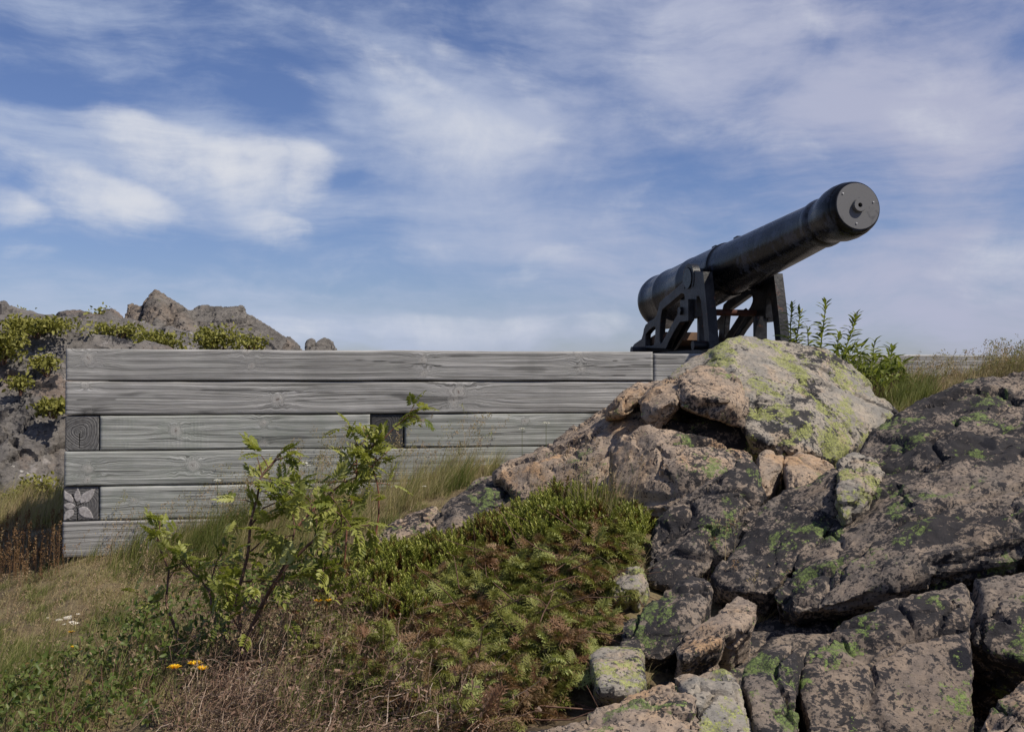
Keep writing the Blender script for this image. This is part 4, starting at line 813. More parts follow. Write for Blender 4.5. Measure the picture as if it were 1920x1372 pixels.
if PAD_Z > TOP + .01:
    mb = MB(); h_ = PAD_Z - TOP + .02; mb.box(TC + hd * ((u_lo + u_hi) / 2 + .05) + np.array((0, 0, PAD_Z - TC[2] - h_ / 2 - .001)), (2 * W_T + .5, u_hi - u_lo + .7, h_), np.c_[lt, hd, (0, 0, 1.0)])
    tag(mb.build('stone_pad', M['gravel']), kind='structure')
# ------------------------------------------------------------------ plants
RS = np.random.RandomState
def blades(pos, h, w, lean, rs, lean_dir=None, levels=4, droop=.5):
    """tapered bent grass blades as one array mesh; pos (n,3), h,w,lean (n,)"""
    n = len(pos); a = rs.rand(n) * 2 * math.pi; b = a + (rs.rand(n) - .5) * 2.2 if lean_dir is None else lean_dir + rs.randn(n) * .9
    wx, wy = np.cos(a), np.sin(a); lx, ly = np.cos(b), np.sin(b); V = []
    for k in range(levels):
        t = k / (levels - 1); ww = w * (1 - t ** 1.6) * .5
        off = lean * h * t ** 2; z = h * t * (1 - droop * lean * t * .6)
        c = np.stack((pos[:, 0] + lx * off, pos[:, 1] + ly * off, pos[:, 2] + z - .01), 1)
        if k < levels - 1:
            V.append(c + np.stack((wx * ww, wy * ww, 0 * ww), 1)); V.append(c - np.stack((wx * ww, wy * ww, 0 * ww), 1))
        else: V.append(c)
    V = np.stack(V, 1); m = V.shape[1]; base = np.arange(n)[:, None] * m
    q = np.concatenate([base + np.array([[2 * k, 2 * k + 1, 2 * k + 3, 2 * k + 2]]) for k in range(levels - 2)]); t3 = base + np.array([[m - 3, m - 2, m - 1]])
    return V.reshape(-1, 3), {4: q, 3: t3}, m, V[:, -1], np.stack((lx, ly), 1)
def rot_from(fwd, up):
    """(n,3,3) matrices whose columns are side, forward, up"""
    f = fwd / (np.linalg.norm(fwd, axis=1, keepdims=True) + 1e-9); s = np.cross(f, up); s /= (np.linalg.norm(s, axis=1, keepdims=True) + 1e-9); u = np.cross(s, f)
    return np.stack((s, f, u), 2)
def scatter(tv, tf, pos, R, sc, tint, tv_tint=None, jit=None):
    """array copies of a small template: one mesh of many leaves"""
    tv = np.asarray(tv, float); n, m = len(pos), len(tv)
    sc = np.asarray(sc, float).reshape(-1, 1, 1) if np.ndim(sc) else sc
    V = np.einsum('nij,mj->nmi', R, tv) * sc + pos[:, None]
    base = np.arange(n)[:, None, None] * m
    F = {k: (base + np.asarray(a)[None]).reshape(-1, k) for k, a in tf.items()}
    t = np.repeat(tint, m) if tv_tint is None else (tint[:, None] + np.asarray(tv_tint)[None]).ravel()
    return V.reshape(-1, 3), F, np.clip(t, 0, 1)
def join(parts):
    V, F, T, b = [], {}, [], 0
    for v, f, t in parts:
        for k, a in f.items(): F.setdefault(k, []).append(np.asarray(a) + b)
        V.append(v); T.append(t); b += len(v)
    return np.concatenate(V), {k: np.concatenate(a) for k, a in F.items()}, np.concatenate(T)
def rand_dirs(n, rs, up=.0):
    v = rs.randn(n, 3); v[:, 2] += up; return v / np.linalg.norm(v, axis=1, keepdims=True)
def patch(p, s, sc, thr=0.0):
    return fbm(np.c_[p[:, :2] * sc, np.zeros(len(p))], 3, s)
UP = np.array((0, 0, 1.0))
def grass_obj(name, areas, mat, seed, kind='stuff'):
    """areas: (outline, count, height range, width, lean, tint centre, tint spread, dir)"""
    rs = RS(seed); parts = []
    for k, (poly, n, hr, w, ln, tc, ts, dr) in enumerate(areas):
        p = sample_poly(poly, n, seed + k); m = len(p); pa = patch(p, seed + k, 2.6); pb = patch(p, seed + k + 50, 7)
        kp = rs.rand(m) < np.clip(.75 + 2.6 * pb + 1.2 * pa, .06, 1); p, pa, pb = p[kp], pa[kp], pb[kp]; m = len(p)
        h = (hr[0] + rs.rand(m) ** 1.6 * (hr[1] - hr[0])) * np.clip(.9 + 1.0 * pa + .6 * pb, .25, 1.6)
        V, F, c, _, _ = blades(p, h, w * (.6 + .8 * rs.rand(m)), np.clip(ln * (.35 + 1.1 * rs.rand(m)), 0, 1.5), rs, dr)
        t = np.clip(tc + ts * (rs.randn(m) * .35 + pa * 1.3 + pb * .8), 0, 1); parts.append((V, F, np.repeat(t, c)))
    V, F, t = join(parts); return tag(mesh_obj(name, V, F, mat, attrs=dict(tint=t)), kind=kind)
LAWN = [(-30, 1030), (60, 1060), (119, 1056), (250, 1048), (430, 990), (600, 950), (740, 925), (860, 905), (830, 950), (740, 985), (690, 1040), (600, 1090), (520, 1130), (330, 1160), (180, 1210), (60, 1280), (-30, 1320)]
FOOT = [(225, 1054), (300, 1020), (430, 985), (560, 952), (700, 925), (800, 900), (925, 868), (945, 890), (880, 915), (780, 950), (690, 1000), (560, 1050), (400, 1075), (240, 1080)]
grass_obj('grass', [
    (LAWN, 62000, (.02, .085), .0024, .8, .52, .75, 0.4), ([(119, 1046), (250, 1042), (250, 1062), (119, 1066)], 900, (.05, .14), .0026, .5, .5, .5, .3), (LAWN, 2600, (.06, .15), .0024, .8, .3, .5, 0.5),
    (FOOT, 20000, (.06, .22), .0024, .65, .38, .5, 0.3), (FOOT, 3500, (.12, .32), .0024, .55, .5, .35, 0.3),
    ([(-30, 1200), (120, 1230), (300, 1160), (420, 1260), (250, 1372), (-30, 1400)], 9000, (.05, .17), .0026, .7, .6, .5, 0.5),
    ([(230, 1050), (300, 1000), (440, 965), (470, 1000), (400, 1060), (280, 1075)], 4500, (.10, .30), .003, .5, .85, .25, 0.2),
    ([(1600, 716), (1700, 706), (1930, 682), (1960, 700), (1860, 716), (1760, 745), (1690, 785), (1640, 760)], 8000, (.04, .13), .0026, .55, .3, .45, .4),
    ([(1620, 745), (1700, 735), (1760, 745), (1690, 785), (1650, 775)], 3500, (.08, .2), .003, .5, .8, .3, .4),
    ([(-40, 900), (118, 900), (118, 990), (-40, 1000)], 7000, (.08, .28), .003, .5, .35, .4, .4),
    ([(985, 950), (1100, 940), (1220, 955), (1240, 985), (1150, 1010), (1000, 985)], 3000, (.06, .2), .0024, .5, .45, .4, .4),
    ([(330, 1290), (560, 1180), (760, 1210), (980, 1340), (900, 1400), (300, 1400)], 5200, (.05, .20), .0026, .7, .55, .6, .4),
    ([(985, 955), (1100, 950), (1230, 965), (1240, 990), (1050, 995)], 260, (.16, .46), .0026, .3, .12, .25, .2), ([(1290, 1080), (1420, 1080), (1420, 1180), (1290, 1180)], 40, (.14, .34), .0024, .3, .1, .25, .2),
    ([(1180, 955), (1300, 945), (1320, 960), (1230, 985)], 900, (.12, .30), .003, .35, .85, .2, .2),
], M['grass'], 500)
# long seeding stems: stalk, a loose panicle of tiny husks
def seed_grass(name, areas, mat, seed):
    rs = RS(seed); parts = []
    for k, (poly, n, hr, ln, tc) in enumerate(areas):
        p = sample_poly(poly, n, seed + k) if isinstance(poly, list) else poly; m = len(p); h = hr[0] + rs.rand(m) * (hr[1] - hr[0]); l = ln * (.3 + rs.rand(m))
        V, F, c, tip, ld = blades(p, h, np.full(m, .0026), l, rs, .15, 5, .3); t = np.clip(tc + rs.randn(m) * .16, 0, 1); parts.append((V, F, np.repeat(t, c)))
        pl = .05 + .09 * rs.rand(m); cnt = 26; u = rs.rand(m, cnt); op = (.006 + .02 * rs.rand(m))[:, None]
        bx = np.stack((ld[:, 0] * l * 1.6, ld[:, 1] * l * 1.6, np.ones(m) * (1 - .3 * l)), 1); bx /= np.linalg.norm(bx, axis=1, keepdims=True)
        q = tip[:, None] - bx[:, None] * (u * pl[:, None])[..., None] + rs.randn(m, cnt, 3) * (op * (.25 + u))[..., None]
        q = q.reshape(-1, 3); R = rot_from(rand_dirs(len(q), rs, 1.2), rand_dirs(len(q), rs))
        parts.append(scatter([(-.0016, 0, 0), (.0016, 0, 0), (.0012, .008, 0), (-.0012, .008, 0)], {4: [(0, 1, 2, 3)]}, q, R, .8 + rs.rand(len(q)) * .7, np.clip(np.repeat(t, cnt) + .12, 0, 1)))
    V, F, t = join(parts); return tag(mesh_obj(name, V, F, mat, attrs=dict(tint=t)), kind='stuff')
def at_px(*pts): return hit([p[0] for p in pts], [p[1] for p in pts])
seed_grass('seeding_grass', [
    ([(180, 1052), (300, 1040), (430, 990), (600, 950), (760, 915), (925, 868), (930, 885), (800, 930), (600, 985), (430, 1030), (200, 1075)], 330, (.22, .50), .5, .5),
    ([(430, 1000), (560, 965), (640, 950), (640, 985), (480, 1020)], 60, (.35, .62), .4, .6),
    ([(960, 940), (1060, 960), (1220, 972), (1230, 990), (1050, 990)], 14, (.2, .40), .25, .25),
    ([(1620, 725), (1700, 708), (1930, 684), (1950, 700), (1800, 722), (1680, 760)], 200, (.08, .22), .6, .55),
    ([(1840, 698), (1930, 686), (1950, 700), (1850, 712)], 110, (.12, .26), .8, .6),
    ([(-30, 1200), (300, 1160), (520, 1150), (700, 1250), (600, 1390), (-30, 1390)], 110, (.2, .42), .4, .45),
    ([(-30, 1060), (120, 1062), (300, 1060), (300, 1180), (-30, 1240)], 60, (.15, .32), .5, .4),
    ([(1380, 1150), (1440, 1150), (1450, 1190), (1390, 1200)], 24, (.1, .3), .4, .3), ([(1340, 1100), (1370, 1100), (1370, 1180), (1340, 1180)], 10, (.2, .36), .1, .2)], M['stalk'], 640)
grass_obj('crevice_grass', [([(1390, 1150), (1440, 1150), (1450, 1195), (1400, 1200)], 500, (.05, .16), .0022, .6, .15, .4, .3), ([(1540, 1120), (1600, 1110), (1600, 1150), (1545, 1150)], 240, (.04, .12), .002, .6, .6, .4, .3),
    ([(1150, 1050), (1200, 1040), (1210, 1100), (1150, 1180)], 260, (.06, .16), .002, .7, .3, .4, .3), ([(1140, 1270), (1220, 1270), (1220, 1310), (1140, 1310)], 200, (.03, .09), .002, .6, .6, .4, .3),
    ([(1170, 880), (1330, 880), (1330, 960), (1170, 960)], 200, (.1, .3), .0024, .3, .7, .3, .3)], M['grass'], 700)
# rust brown tussock by the wall corner
rs = RS(33); p = sample_poly([(-40, 1040), (20, 1045), (118, 1040), (112, 1085), (60, 1105), (-40, 1100)], 230, 34); m = len(p)
V, F, c, tip, ld = blades(p, .10 + .30 * rs.rand(m) ** 1.3, np.full(m, .003), .25 * rs.rand(m), rs, .3, 5); t = np.clip(.32 + rs.randn(m) * .22, 0, 1); parts = [(V, F, np.repeat(t, c))]
q = (tip[:, None] - UP * (rs.rand(m, 30, 1) * (.05 + .12 * rs.rand(m, 1, 1))) + rs.randn(m, 30, 3) * .0034).reshape(-1, 3)
parts.append(scatter([(-.0022, 0, 0), (.0022, 0, 0), (.0015, .009, 0), (-.0015, .009, 0)], {4: [(0, 1, 2, 3)]}, q, rot_from(rand_dirs(len(q), rs, 1.5), rand_dirs(len(q), rs)), .8 + .6 * rs.rand(len(q)), np.clip(np.repeat(t, 30) + .05, 0, 1)))
V, F, t = join(parts); tag(mesh_obj('brown_stalks', V, F, M['rust'], attrs=dict(tint=t)), kind='stuff')

# crowberry: upright bottle-brush sprigs
def sprig_template(h, n, w, l, rs):
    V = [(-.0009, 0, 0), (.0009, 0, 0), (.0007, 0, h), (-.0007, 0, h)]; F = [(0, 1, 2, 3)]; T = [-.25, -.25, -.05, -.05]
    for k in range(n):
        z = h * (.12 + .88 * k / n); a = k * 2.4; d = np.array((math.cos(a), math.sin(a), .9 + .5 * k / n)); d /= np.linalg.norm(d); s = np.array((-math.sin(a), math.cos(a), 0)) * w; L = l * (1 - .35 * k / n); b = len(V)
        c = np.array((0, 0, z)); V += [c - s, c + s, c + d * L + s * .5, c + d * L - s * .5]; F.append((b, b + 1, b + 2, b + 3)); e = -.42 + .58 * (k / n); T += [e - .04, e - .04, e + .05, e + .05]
    return np.array(V), {4: np.array(F)}, np.array(T)
CROW = [(610, 1110), (660, 1085), (730, 1062), (820, 1042), (880, 1012), (930, 985), (985, 965), (1100, 962), (1205, 975), (1212, 1030), (1190, 1050), (1080, 1040), (960, 1045), (900, 1090), (870, 1130), (790, 1190), (700, 1185), (640, 1150)]
def crowberry(poly, n, seed, hr=(.04, .085)):
    rs = RS(seed); p = sample_poly(poly, n, seed); m = len(p); hum = patch(p, seed, 2.4) * .10 + patch(p, seed + 3, 7) * .07
    parts = []
    tint = np.clip(.62 + patch(p, seed + 9, 5) * .5 + rs.randn(m) * .13 - (patch(p, seed + 17, 4) > .04) * .6 * rs.rand(m), .12, 1)
    for v in range(4):
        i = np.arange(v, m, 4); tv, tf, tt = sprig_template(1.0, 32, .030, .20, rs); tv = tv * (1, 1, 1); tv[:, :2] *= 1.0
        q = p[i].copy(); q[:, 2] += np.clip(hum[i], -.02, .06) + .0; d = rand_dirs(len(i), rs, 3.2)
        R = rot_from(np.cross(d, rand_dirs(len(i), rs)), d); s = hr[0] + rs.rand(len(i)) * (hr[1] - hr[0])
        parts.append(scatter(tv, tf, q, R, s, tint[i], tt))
    return join(parts)
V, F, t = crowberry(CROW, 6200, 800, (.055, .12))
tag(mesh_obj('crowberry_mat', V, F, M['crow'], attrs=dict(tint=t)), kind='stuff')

# prostrate juniper: drooping sprays with needles, brown where dead
def spray_template(rs, L=.075, nb=6, dead=False):
    V, F, T = [], [], []
    def needles(a, b, n, l):
        a, b = np.array(a), np.array(b); d = (b - a) / np.linalg.norm(b - a); sd = np.cross(d, (0, 0, 1.0)); sd /= np.linalg.norm(sd) + 1e-9; u = np.cross(sd, d)
        for k in range(n):
            f = (k + .5) / n; c = a + (b - a) * f; w = k * 2.4 + rs.rand(); o = math.cos(w) * sd + math.sin(w) * u * .7 + d * .8; o /= np.linalg.norm(o); s = np.cross(o, u + .3 * sd); s = s / (np.linalg.norm(s) + 1e-9) * .0017; i = len(V)
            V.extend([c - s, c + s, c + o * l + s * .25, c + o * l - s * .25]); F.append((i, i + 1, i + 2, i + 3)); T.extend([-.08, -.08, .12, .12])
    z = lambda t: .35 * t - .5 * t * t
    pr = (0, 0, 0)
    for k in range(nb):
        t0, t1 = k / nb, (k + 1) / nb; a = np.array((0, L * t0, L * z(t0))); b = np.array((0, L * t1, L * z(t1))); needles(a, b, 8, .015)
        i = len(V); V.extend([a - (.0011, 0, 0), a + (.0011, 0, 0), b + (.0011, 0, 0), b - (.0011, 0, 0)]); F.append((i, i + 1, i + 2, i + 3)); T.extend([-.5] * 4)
        if k > 0:
            for sgn in (-1, 1):
                l = L * (.42 * (1 - t0) + .12); e = a + np.array((sgn * l * .72, l * .62, -.16 * l)); needles(a, e, 8, .013)
    return np.array(V), {4: np.array(F)}, np.array(T)
JUN = [(815, 1100), (900, 1065), (1000, 1035), (1100, 1030), (1190, 1045), (1165, 1110), (1150, 1170), (1105, 1215), (1085, 1260), (1060, 1330), (960, 1365), (860, 1350), (790, 1270), (750, 1190)]
def juniper(poly, n, seed, s0=1.0, deadw=.27):
    rs = RS(seed); p = sample_poly(poly, n, seed); m = len(p); hum = patch(p, seed, 2.2) * .07 + patch(p, seed + 3, 6) * .06; parts = []
    lay = rs.rand(m); hum = np.where(patch(p, seed + 40, 4.5) < -.12, hum - .08, hum); p[:, 2] += np.maximum(hum + .02, -.02) + lay * .05
    dz = patch(p, seed + 21, 3.2); dead = rs.rand(m) < np.clip(deadw + dz * 1.1 + (lay < .35) * .22, .04, .9)
    tint = np.where(dead, .02 + .22 * rs.rand(m), np.clip(.62 + .16 * rs.randn(m) + dz * .15 + (lay - .5) * .2, .42, 1))
    for v in range(4):
        i = np.arange(v, m, 4); tv, tf, tt = spray_template(rs)
        f = rs.randn(len(i), 3) * (1, 1, .35); f += np.array((-.1, -.6, .35)); R = rot_from(f, UP + rs.randn(len(i), 3) * .3)
        tq = np.where(dead[i][:, None], tt * .3, tt)
        Vv, Ff, _ = scatter(tv, tf, p[i], R, s0 * (.7 + .8 * rs.rand(len(i))), tint[i]); parts.append((Vv, Ff, np.clip(tint[i][:, None] + tq, 0, 1).ravel()))
    return join(parts)
jun = empty('juniper_shrub', tuple(at_px((980, 1200))[0])); tag(jun, 'low spreading juniper shrub with green and browned sprays beside the boulders', 'shrub')
V, F, t = juniper(JUN, 5200, 900); V = V - np.array(jun.location); mesh_obj('foliage', V, F, M['juni'], jun, attrs=dict(tint=t))
def branch_mb(poly, n, seed, L=(.2, .5), r=.004):
    rs = RS(seed); p = sample_poly(poly, n, seed); mb = MB()
    for q in p:
        a = rs.rand() * 6.3; l = L[0] + rs.rand() * (L[1] - L[0]); d = np.array((math.cos(a), math.sin(a) - .4, .15)); pts = [q + (0, 0, .03)]
        for k in range(5): d = d + rs.randn(3) * .25; d[2] += -.02; pts.append(pts[-1] + d / np.linalg.norm(d) * l / 5)
        for x in pts: x[2] = max(x[2], float(gzi(np.array([x[0]]), np.array([x[1]]))[0]) + .02)
        mb.tube(pts, [r * (1 - .15 * k) for k in range(6)], 5)
    return mb
mb = branch_mb(JUN, 110, 905); mb.v = [tuple(np.array(x) - np.array(jun.location)) for x in mb.v]; mb.build('branch', M['bark'], jun, True)['kind'] = 'stuff'
# a second, thinner one beside the rowan feet
jn2 = empty('juniper_shrub', tuple(at_px((650, 1100))[0])); tag(jn2, 'small thin juniper creeping below the red stemmed rowan', 'shrub')
V, F, t = juniper([(590, 1085), (640, 1050), (720, 1040), (800, 1050), (760, 1100), (700, 1120), (640, 1140), (600, 1130)], 420, 950, .9, .2); mesh_obj('foliage', V - np.array(jn2.location), F, M['juni'], jn2, attrs=dict(tint=t))

jn3 = empty('juniper_shrub', tuple(at_px((800, 1330))[0])); tag(jn3, 'straggling browned juniper among the dead heather at the bottom', 'shrub')
V, F, t = juniper([(560, 1170), (700, 1190), (800, 1230), (900, 1310), (1040, 1320), (980, 1372), (860, 1400), (700, 1330), (560, 1260)], 900, 970, .9, .35); mesh_obj('foliage', V - np.array(jn3.location), F, M['juni'], jn3, attrs=dict(tint=t))
# dead heather: a tangle of grey brown twigs with dry leaves
DEAD = [(440, 1215), (540, 1150), (620, 1130), (700, 1160), (770, 1200), (810, 1270), (860, 1330), (960, 1350), (900, 1420), (800, 1420), (300, 1420), (330, 1340), (400, 1280)]
def strips(pts, w, tint, rs):
    """crossed ribbons along (n,k,3) polylines: thin twigs"""
    n, k, _ = pts.shape; d = np.gradient(pts, axis=1); parts = []
    for u in (np.array((.3, .2, 1.0)), np.array((1.0, .4, .1))):
        s = np.cross(d, u); s /= np.linalg.norm(s, axis=2, keepdims=True) + 1e-9
        tw = (w[:, None] * np.linspace(1, .35, k)[None])[..., None] * .5; V = np.stack((pts - s * tw, pts + s * tw), 2).reshape(n, k * 2, 3)
        b = np.arange(n)[:, None] * k * 2; F = np.concatenate([b + np.array([[2 * i, 2 * i + 1, 2 * i + 3, 2 * i + 2]]) for i in range(k - 1)]); parts.append((V.reshape(-1, 3), {4: F}, np.repeat(tint, k * 2)))
    return join(parts)
def tangle(poly, n, seed, L=(.10, .30), up=.35, w=(.0018, .004)):
    rs = RS(seed); p = sample_poly(poly, n, seed); m = len(p); k = 7; d = rand_dirs(m, rs, up); d[:, 0] -= .25; pts = [p + UP * (.01 + .05 * rs.rand(m, 1))]; l = L[0] + rs.rand(m) * (L[1] - L[0])
    for i in range(k - 1):
        d = d + rs.randn(m, 3) * .38; d /= np.linalg.norm(d, axis=1, keepdims=True); nx_ = pts[-1] + d * (l / (k - 1))[:, None]; g = gzi(nx_[:, 0], nx_[:, 1]); nx_[:, 2] = np.maximum(nx_[:, 2], g + .01); pts.append(nx_)
    pts = np.stack(pts, 1); t = np.clip(.5 + .24 * rs.randn(m), 0, 1); return strips(pts, w[0] + rs.rand(m) * (w[1] - w[0]), t, rs), pts
(V, F, t), pts = tangle(DEAD, 2600, 1000)
parts = [(V, F, t)]; rs = RS(4); q = pts[:, 2:].reshape(-1, 3); q = q[rs.rand(len(q)) < .34]; R = rot_from(rand_dirs(len(q), rs), rand_dirs(len(q), rs, .8))
parts.append(scatter([(-.003, 0, 0), (.003, 0, 0), (.002, .011, .002), (-.002, .011, .002)], {4: [(0, 1, 2, 3)]}, q, R, .6 + rs.rand(len(q)) * .9, np.clip(.32 + .18 * rs.randn(len(q)), 0, .8)))
V, F, t = join(parts); tag(mesh_obj('dead_heather', V, F, M['twig'], attrs=dict(tint=t)), kind='stuff')
(V, F, t), _ = tangle([(250, 1075), (330, 1060), (460, 1050), (560, 1080), (480, 1110), (300, 1130)], 500, 1010, (.05, .16), .1); tag(mesh_obj('dead_heather', V, F, M['twig'], attrs=dict(tint=t)), kind='stuff')
(V, F, t), _ = tangle(CROW, 500, 1020, (.05, .14), .9, (.0014, .0025)); tag(mesh_obj('dead_heather', V, F, M['twig'], attrs=dict(tint=t)), kind='stuff')

# small leaf: folded, pointed oval, two quads a side
def leaf_t(l, w, fold=.25, droop=.18):
    return np.array([(0, 0, 0), (-w / 2, l * .42, w * fold), (0, l * .5, 0), (w / 2, l * .42, w * fold), (-w * .30, l * .80, w * fold * .4 - droop * l * .5), (w * .30, l * .80, w * fold * .4 - droop * l * .5), (0, l, -droop * l)]), {4: np.array([(0, 2, 1, 1)])[:0].reshape(0, 4), 3: np.array([(0, 2, 1), (0, 3, 2), (1, 2, 4), (2, 3, 5), (2, 6, 4), (2, 5, 6)])}
def pinnate(rs, L=.10, pairs=5):
    """rowan leaf: paired toothed leaflets along a drooping rachis"""
    V, F3, F4, T = [], [], [], []
    z = lambda t: .10 * t - .42 * t * t
    for k in range(5):
        a, b = np.array((0, L * k / 5, L * z(k / 5))), np.array((0, L * (k + 1) / 5, L * z((k + 1) / 5))); i = len(V); V += [a - (.0009, 0, 0), a + (.0009, 0, 0), b + (.0007, 0, 0), b - (.0007, 0, 0)]; F4.append((i, i + 1, i + 2, i + 3)); T += [.1] * 4
    def put(c, ang, l, w, tt):
        lv, lf = leaf_t(l, w, .22 + .1 * rs.rand(), .12 + .2 * rs.rand()); ca, sa = math.cos(ang), math.sin(ang); i = len(V)
        for x, y, z_ in lv: V.append(c + np.array((x * ca + y * sa, -x * sa + y * ca, z_)))
        F3.extend([tuple(j + i for j in f) for f in lf[3]]); T.extend([tt] * len(lv))
    for k in range(pairs):
        t = .25 + .7 * k / pairs; c = np.array((0, L * t, L * z(t))); l = L * (.34 + .12 * math.sin(math.pi * (k + 1) / (pairs + 1)))
        for s in (-1, 1): put(c, s * (1.15 - .09 * k + .12 * rs.randn()), l, l * .46, .08 * rs.randn())
    put(np.array((0, L, L * z(1))), 0, L * .42, L * .17, .05)
    return np.array(V), {3: np.array(F3), 4: np.array(F4)}, np.array(T)
def path3(px, Y0, Y1=None):
    n = len(px); Y1 = Y1 or Y0; return np.array([P(x, y, Y0 + (Y1 - Y0) * i / (n - 1)) for i, (x, y) in enumerate(px)])
def resample(p, st):
    s = np.r_[0, np.cumsum(np.linalg.norm(np.diff(p, axis=0), axis=1))]; u = np.arange(0, s[-1], st); return np.stack([np.interp(u, s, p[:, i]) for i in range(3)], 1), u / s[-1]
def rowan(label, stems, seed, Ls=(.09, .13), bark='bark', dens=.017, clusters=(), tmean=.5):
    """stems: (pixel path, depth0, depth1, base radius, first leaf fraction)"""
    rs = RS(seed); root = empty('rowan_sapling', tuple(P(*stems[0][0][0], stems[0][1]))); o = np.array(root.location); tag(root, label, 'sapling')
    pos, fw = [], []; tw = []
    for px, y0, y1, r, f0 in stems:
        p = path3(px, y0, y1); p[1:-1] += rs.randn(len(p) - 2, 3) * .006; q, u = resample(p, .012)
        q = q + np.stack([np.convolve(rs.randn(len(q)) * .002, np.ones(5) / 5, 'same') for _ in range(3)], 1)
        qs = q[::3] if len(q) > 8 else q; qs = np.r_[qs, p[-1:]]
        MB().tube(qs - o, [r * (1 - .72 * i / (len(qs) - 1)) for i in range(len(qs))], 7).build('stem', M[bark], root, True)
        for i in range(len(q)):
            if u[i] > f0 and rs.rand() < .012 / dens * (.72 if u[i] > .7 else .22):
                d = rand_dirs(1, rs, .35)[0]; t = q[min(i + 1, len(q) - 1)] - q[max(i - 1, 0)]; d = d + .5 * t / (np.linalg.norm(t) + 1e-9); st = q[i]
                if rs.rand() < .4 and u[i] < .92:                  # short spur carrying a tuft
                    e = st + d / np.linalg.norm(d) * (.03 + .07 * rs.rand()); tw.append([st - o, (st + e) / 2 - o + (0, 0, .004), e - o]); st = e
                    for _ in range(1): pos.append(st); fw.append(rand_dirs(1, rs, .3)[0])
                pos.append(st); fw.append(d)
    for px_, py_, Y, r_, n_ in clusters:
        c = P(px_, py_, Y)
        for _ in range(int(n_ * .45)): pos.append(c + rs.randn(3) * r_ * (1, .8, .8)); fw.append(rand_dirs(1, rs, .25)[0])
    for t_ in tw: MB().tube(t_, [.003, .0024, .0016], 5).build('spur', M[bark], root, True)
    pos, fw = np.array(pos), np.array(fw); fw[:, 2] = np.clip(fw[:, 2], -.5, .9); parts = []
    for v in range(5):
        i = np.arange(v, len(pos), 5)
        if not len(i): continue
        tv, tf, tt = pinnate(rs, 1.0, 5 if v % 2 else 6); tv = tv * (1, 1, 1)
        parts.append(scatter(tv, tf, pos[i] - o, rot_from(fw[i], UP + rs.randn(len(i), 3) * .45), Ls[0] + rs.rand(len(i)) * (Ls[1] - Ls[0]), np.clip(tmean + .2 * rs.randn(len(i)), .05, .95), tt))
    V, F, t = join(parts); V_ = V; mesh_obj('foliage', V_, F, M['rowan'], root, attrs=dict(tint=t)); return root
rowan('tallest bushy rowan sapling with dark forked stems in front of the timber wall', [
    ([(447, 1310), (450, 1240), (449, 1180), (447, 1130), (455, 1090), (462, 1040), (470, 980), (478, 930), (492, 893), (515, 862), (532, 852), (556, 848)], 4.3, 4.5, .010, .32),
    ([(452, 1215), (470, 1175), (500, 1120), (540, 1062), (590, 1012), (640, 992), (690, 984)], 4.3, 4.2, .010, .30),
    ([(500, 1120), (530, 1060), (545, 1020), (550, 985), (540, 945), (520, 925)], 4.28, 4.4, .006, .15),
    ([(470, 985), (495, 955), (520, 940), (548, 925), (560, 905)], 4.45, 4.3, .004, .1),
    ([(462, 1040), (490, 1020), (512, 1000), (530, 985)], 4.42, 4.3, .004, .1), ([(590, 1012), (600, 970), (585, 940), (570, 930)], 4.25, 4.2, .004, .1), ([(640, 992), (640, 960), (625, 935)], 4.2, 4.1, .003, .1),
    ([(449, 1180), (430, 1150), (420, 1110), (415, 1080)], 4.3, 4.2, .004, .2), ([(455, 1090), (480, 1085), (520, 1090), (560, 1080)], 4.3, 4.1, .004, .1), ([(540, 1062), (580, 1060), (620, 1065)], 4.25, 4.15, .003, .1)],
    61, (.062, .092), 'bark', .0125, [(560, 940, 4.3, .05, 10), (620, 960, 4.2, .05, 12), (520, 1010, 4.35, .06, 14), (500, 1060, 4.35, .06, 14), (470, 1140, 4.25, .07, 12), (560, 1090, 4.2, .06, 12), (430, 1100, 4.3, .05, 8)], .5)
rowan('slender rowan sapling with bare reddish lower stems and a leaning leafy top', [
    ([(702, 1092), (696, 1060), (700, 1020), (709, 960), (713, 915), (704, 878), (692, 842), (682, 800)], 5.3, 5.3, .007, .62),
    ([(634, 1150), (640, 1090), (650, 1000), (660, 940), (665, 890), (672, 850), (690, 815)], 5.2, 5.25, .0065, .5),
    ([(560, 985), (600, 945), (640, 912), (682, 885), (715, 862), (728, 845)], 5.1, 5.3, .007, .1), ([(690, 842), (725, 822), (745, 800), (765, 775), (778, 757)], 5.3, 5.3, .004, .25),
    ([(640, 912), (655, 880), (672, 860)], 5.2, 5.2, .003, .1), ([(600, 945), (612, 915), (628, 900)], 5.15, 5.1, .003, .1)],
    67, (.065, .095), 'stemred', .013, [(690, 800, 5.3, .05, 12), (685, 845, 5.25, .06, 12), (700, 930, 5.2, .05, 9), (650, 890, 5.2, .05, 10), (640, 950, 5.1, .05, 8)], .62)
rowan('small upright rowan sapling, leftmost, with one pale leafy tip', [
    ([(335, 1190), (325, 1160), (310, 1130), (314, 1070), (300, 1025), (300, 975)], 4.7, 4.8, .007, .12), ([(314, 1090), (330, 1060), (345, 1050)], 4.75, 4.7, .003, .1), ([(305, 1120), (290, 1135), (280, 1125)], 4.75, 4.7, .003, .1)],
    71, (.055, .08), 'bark', .0105, [(300, 975, 4.8, .02, 8), (330, 1010, 4.8, .03, 5)], .58)
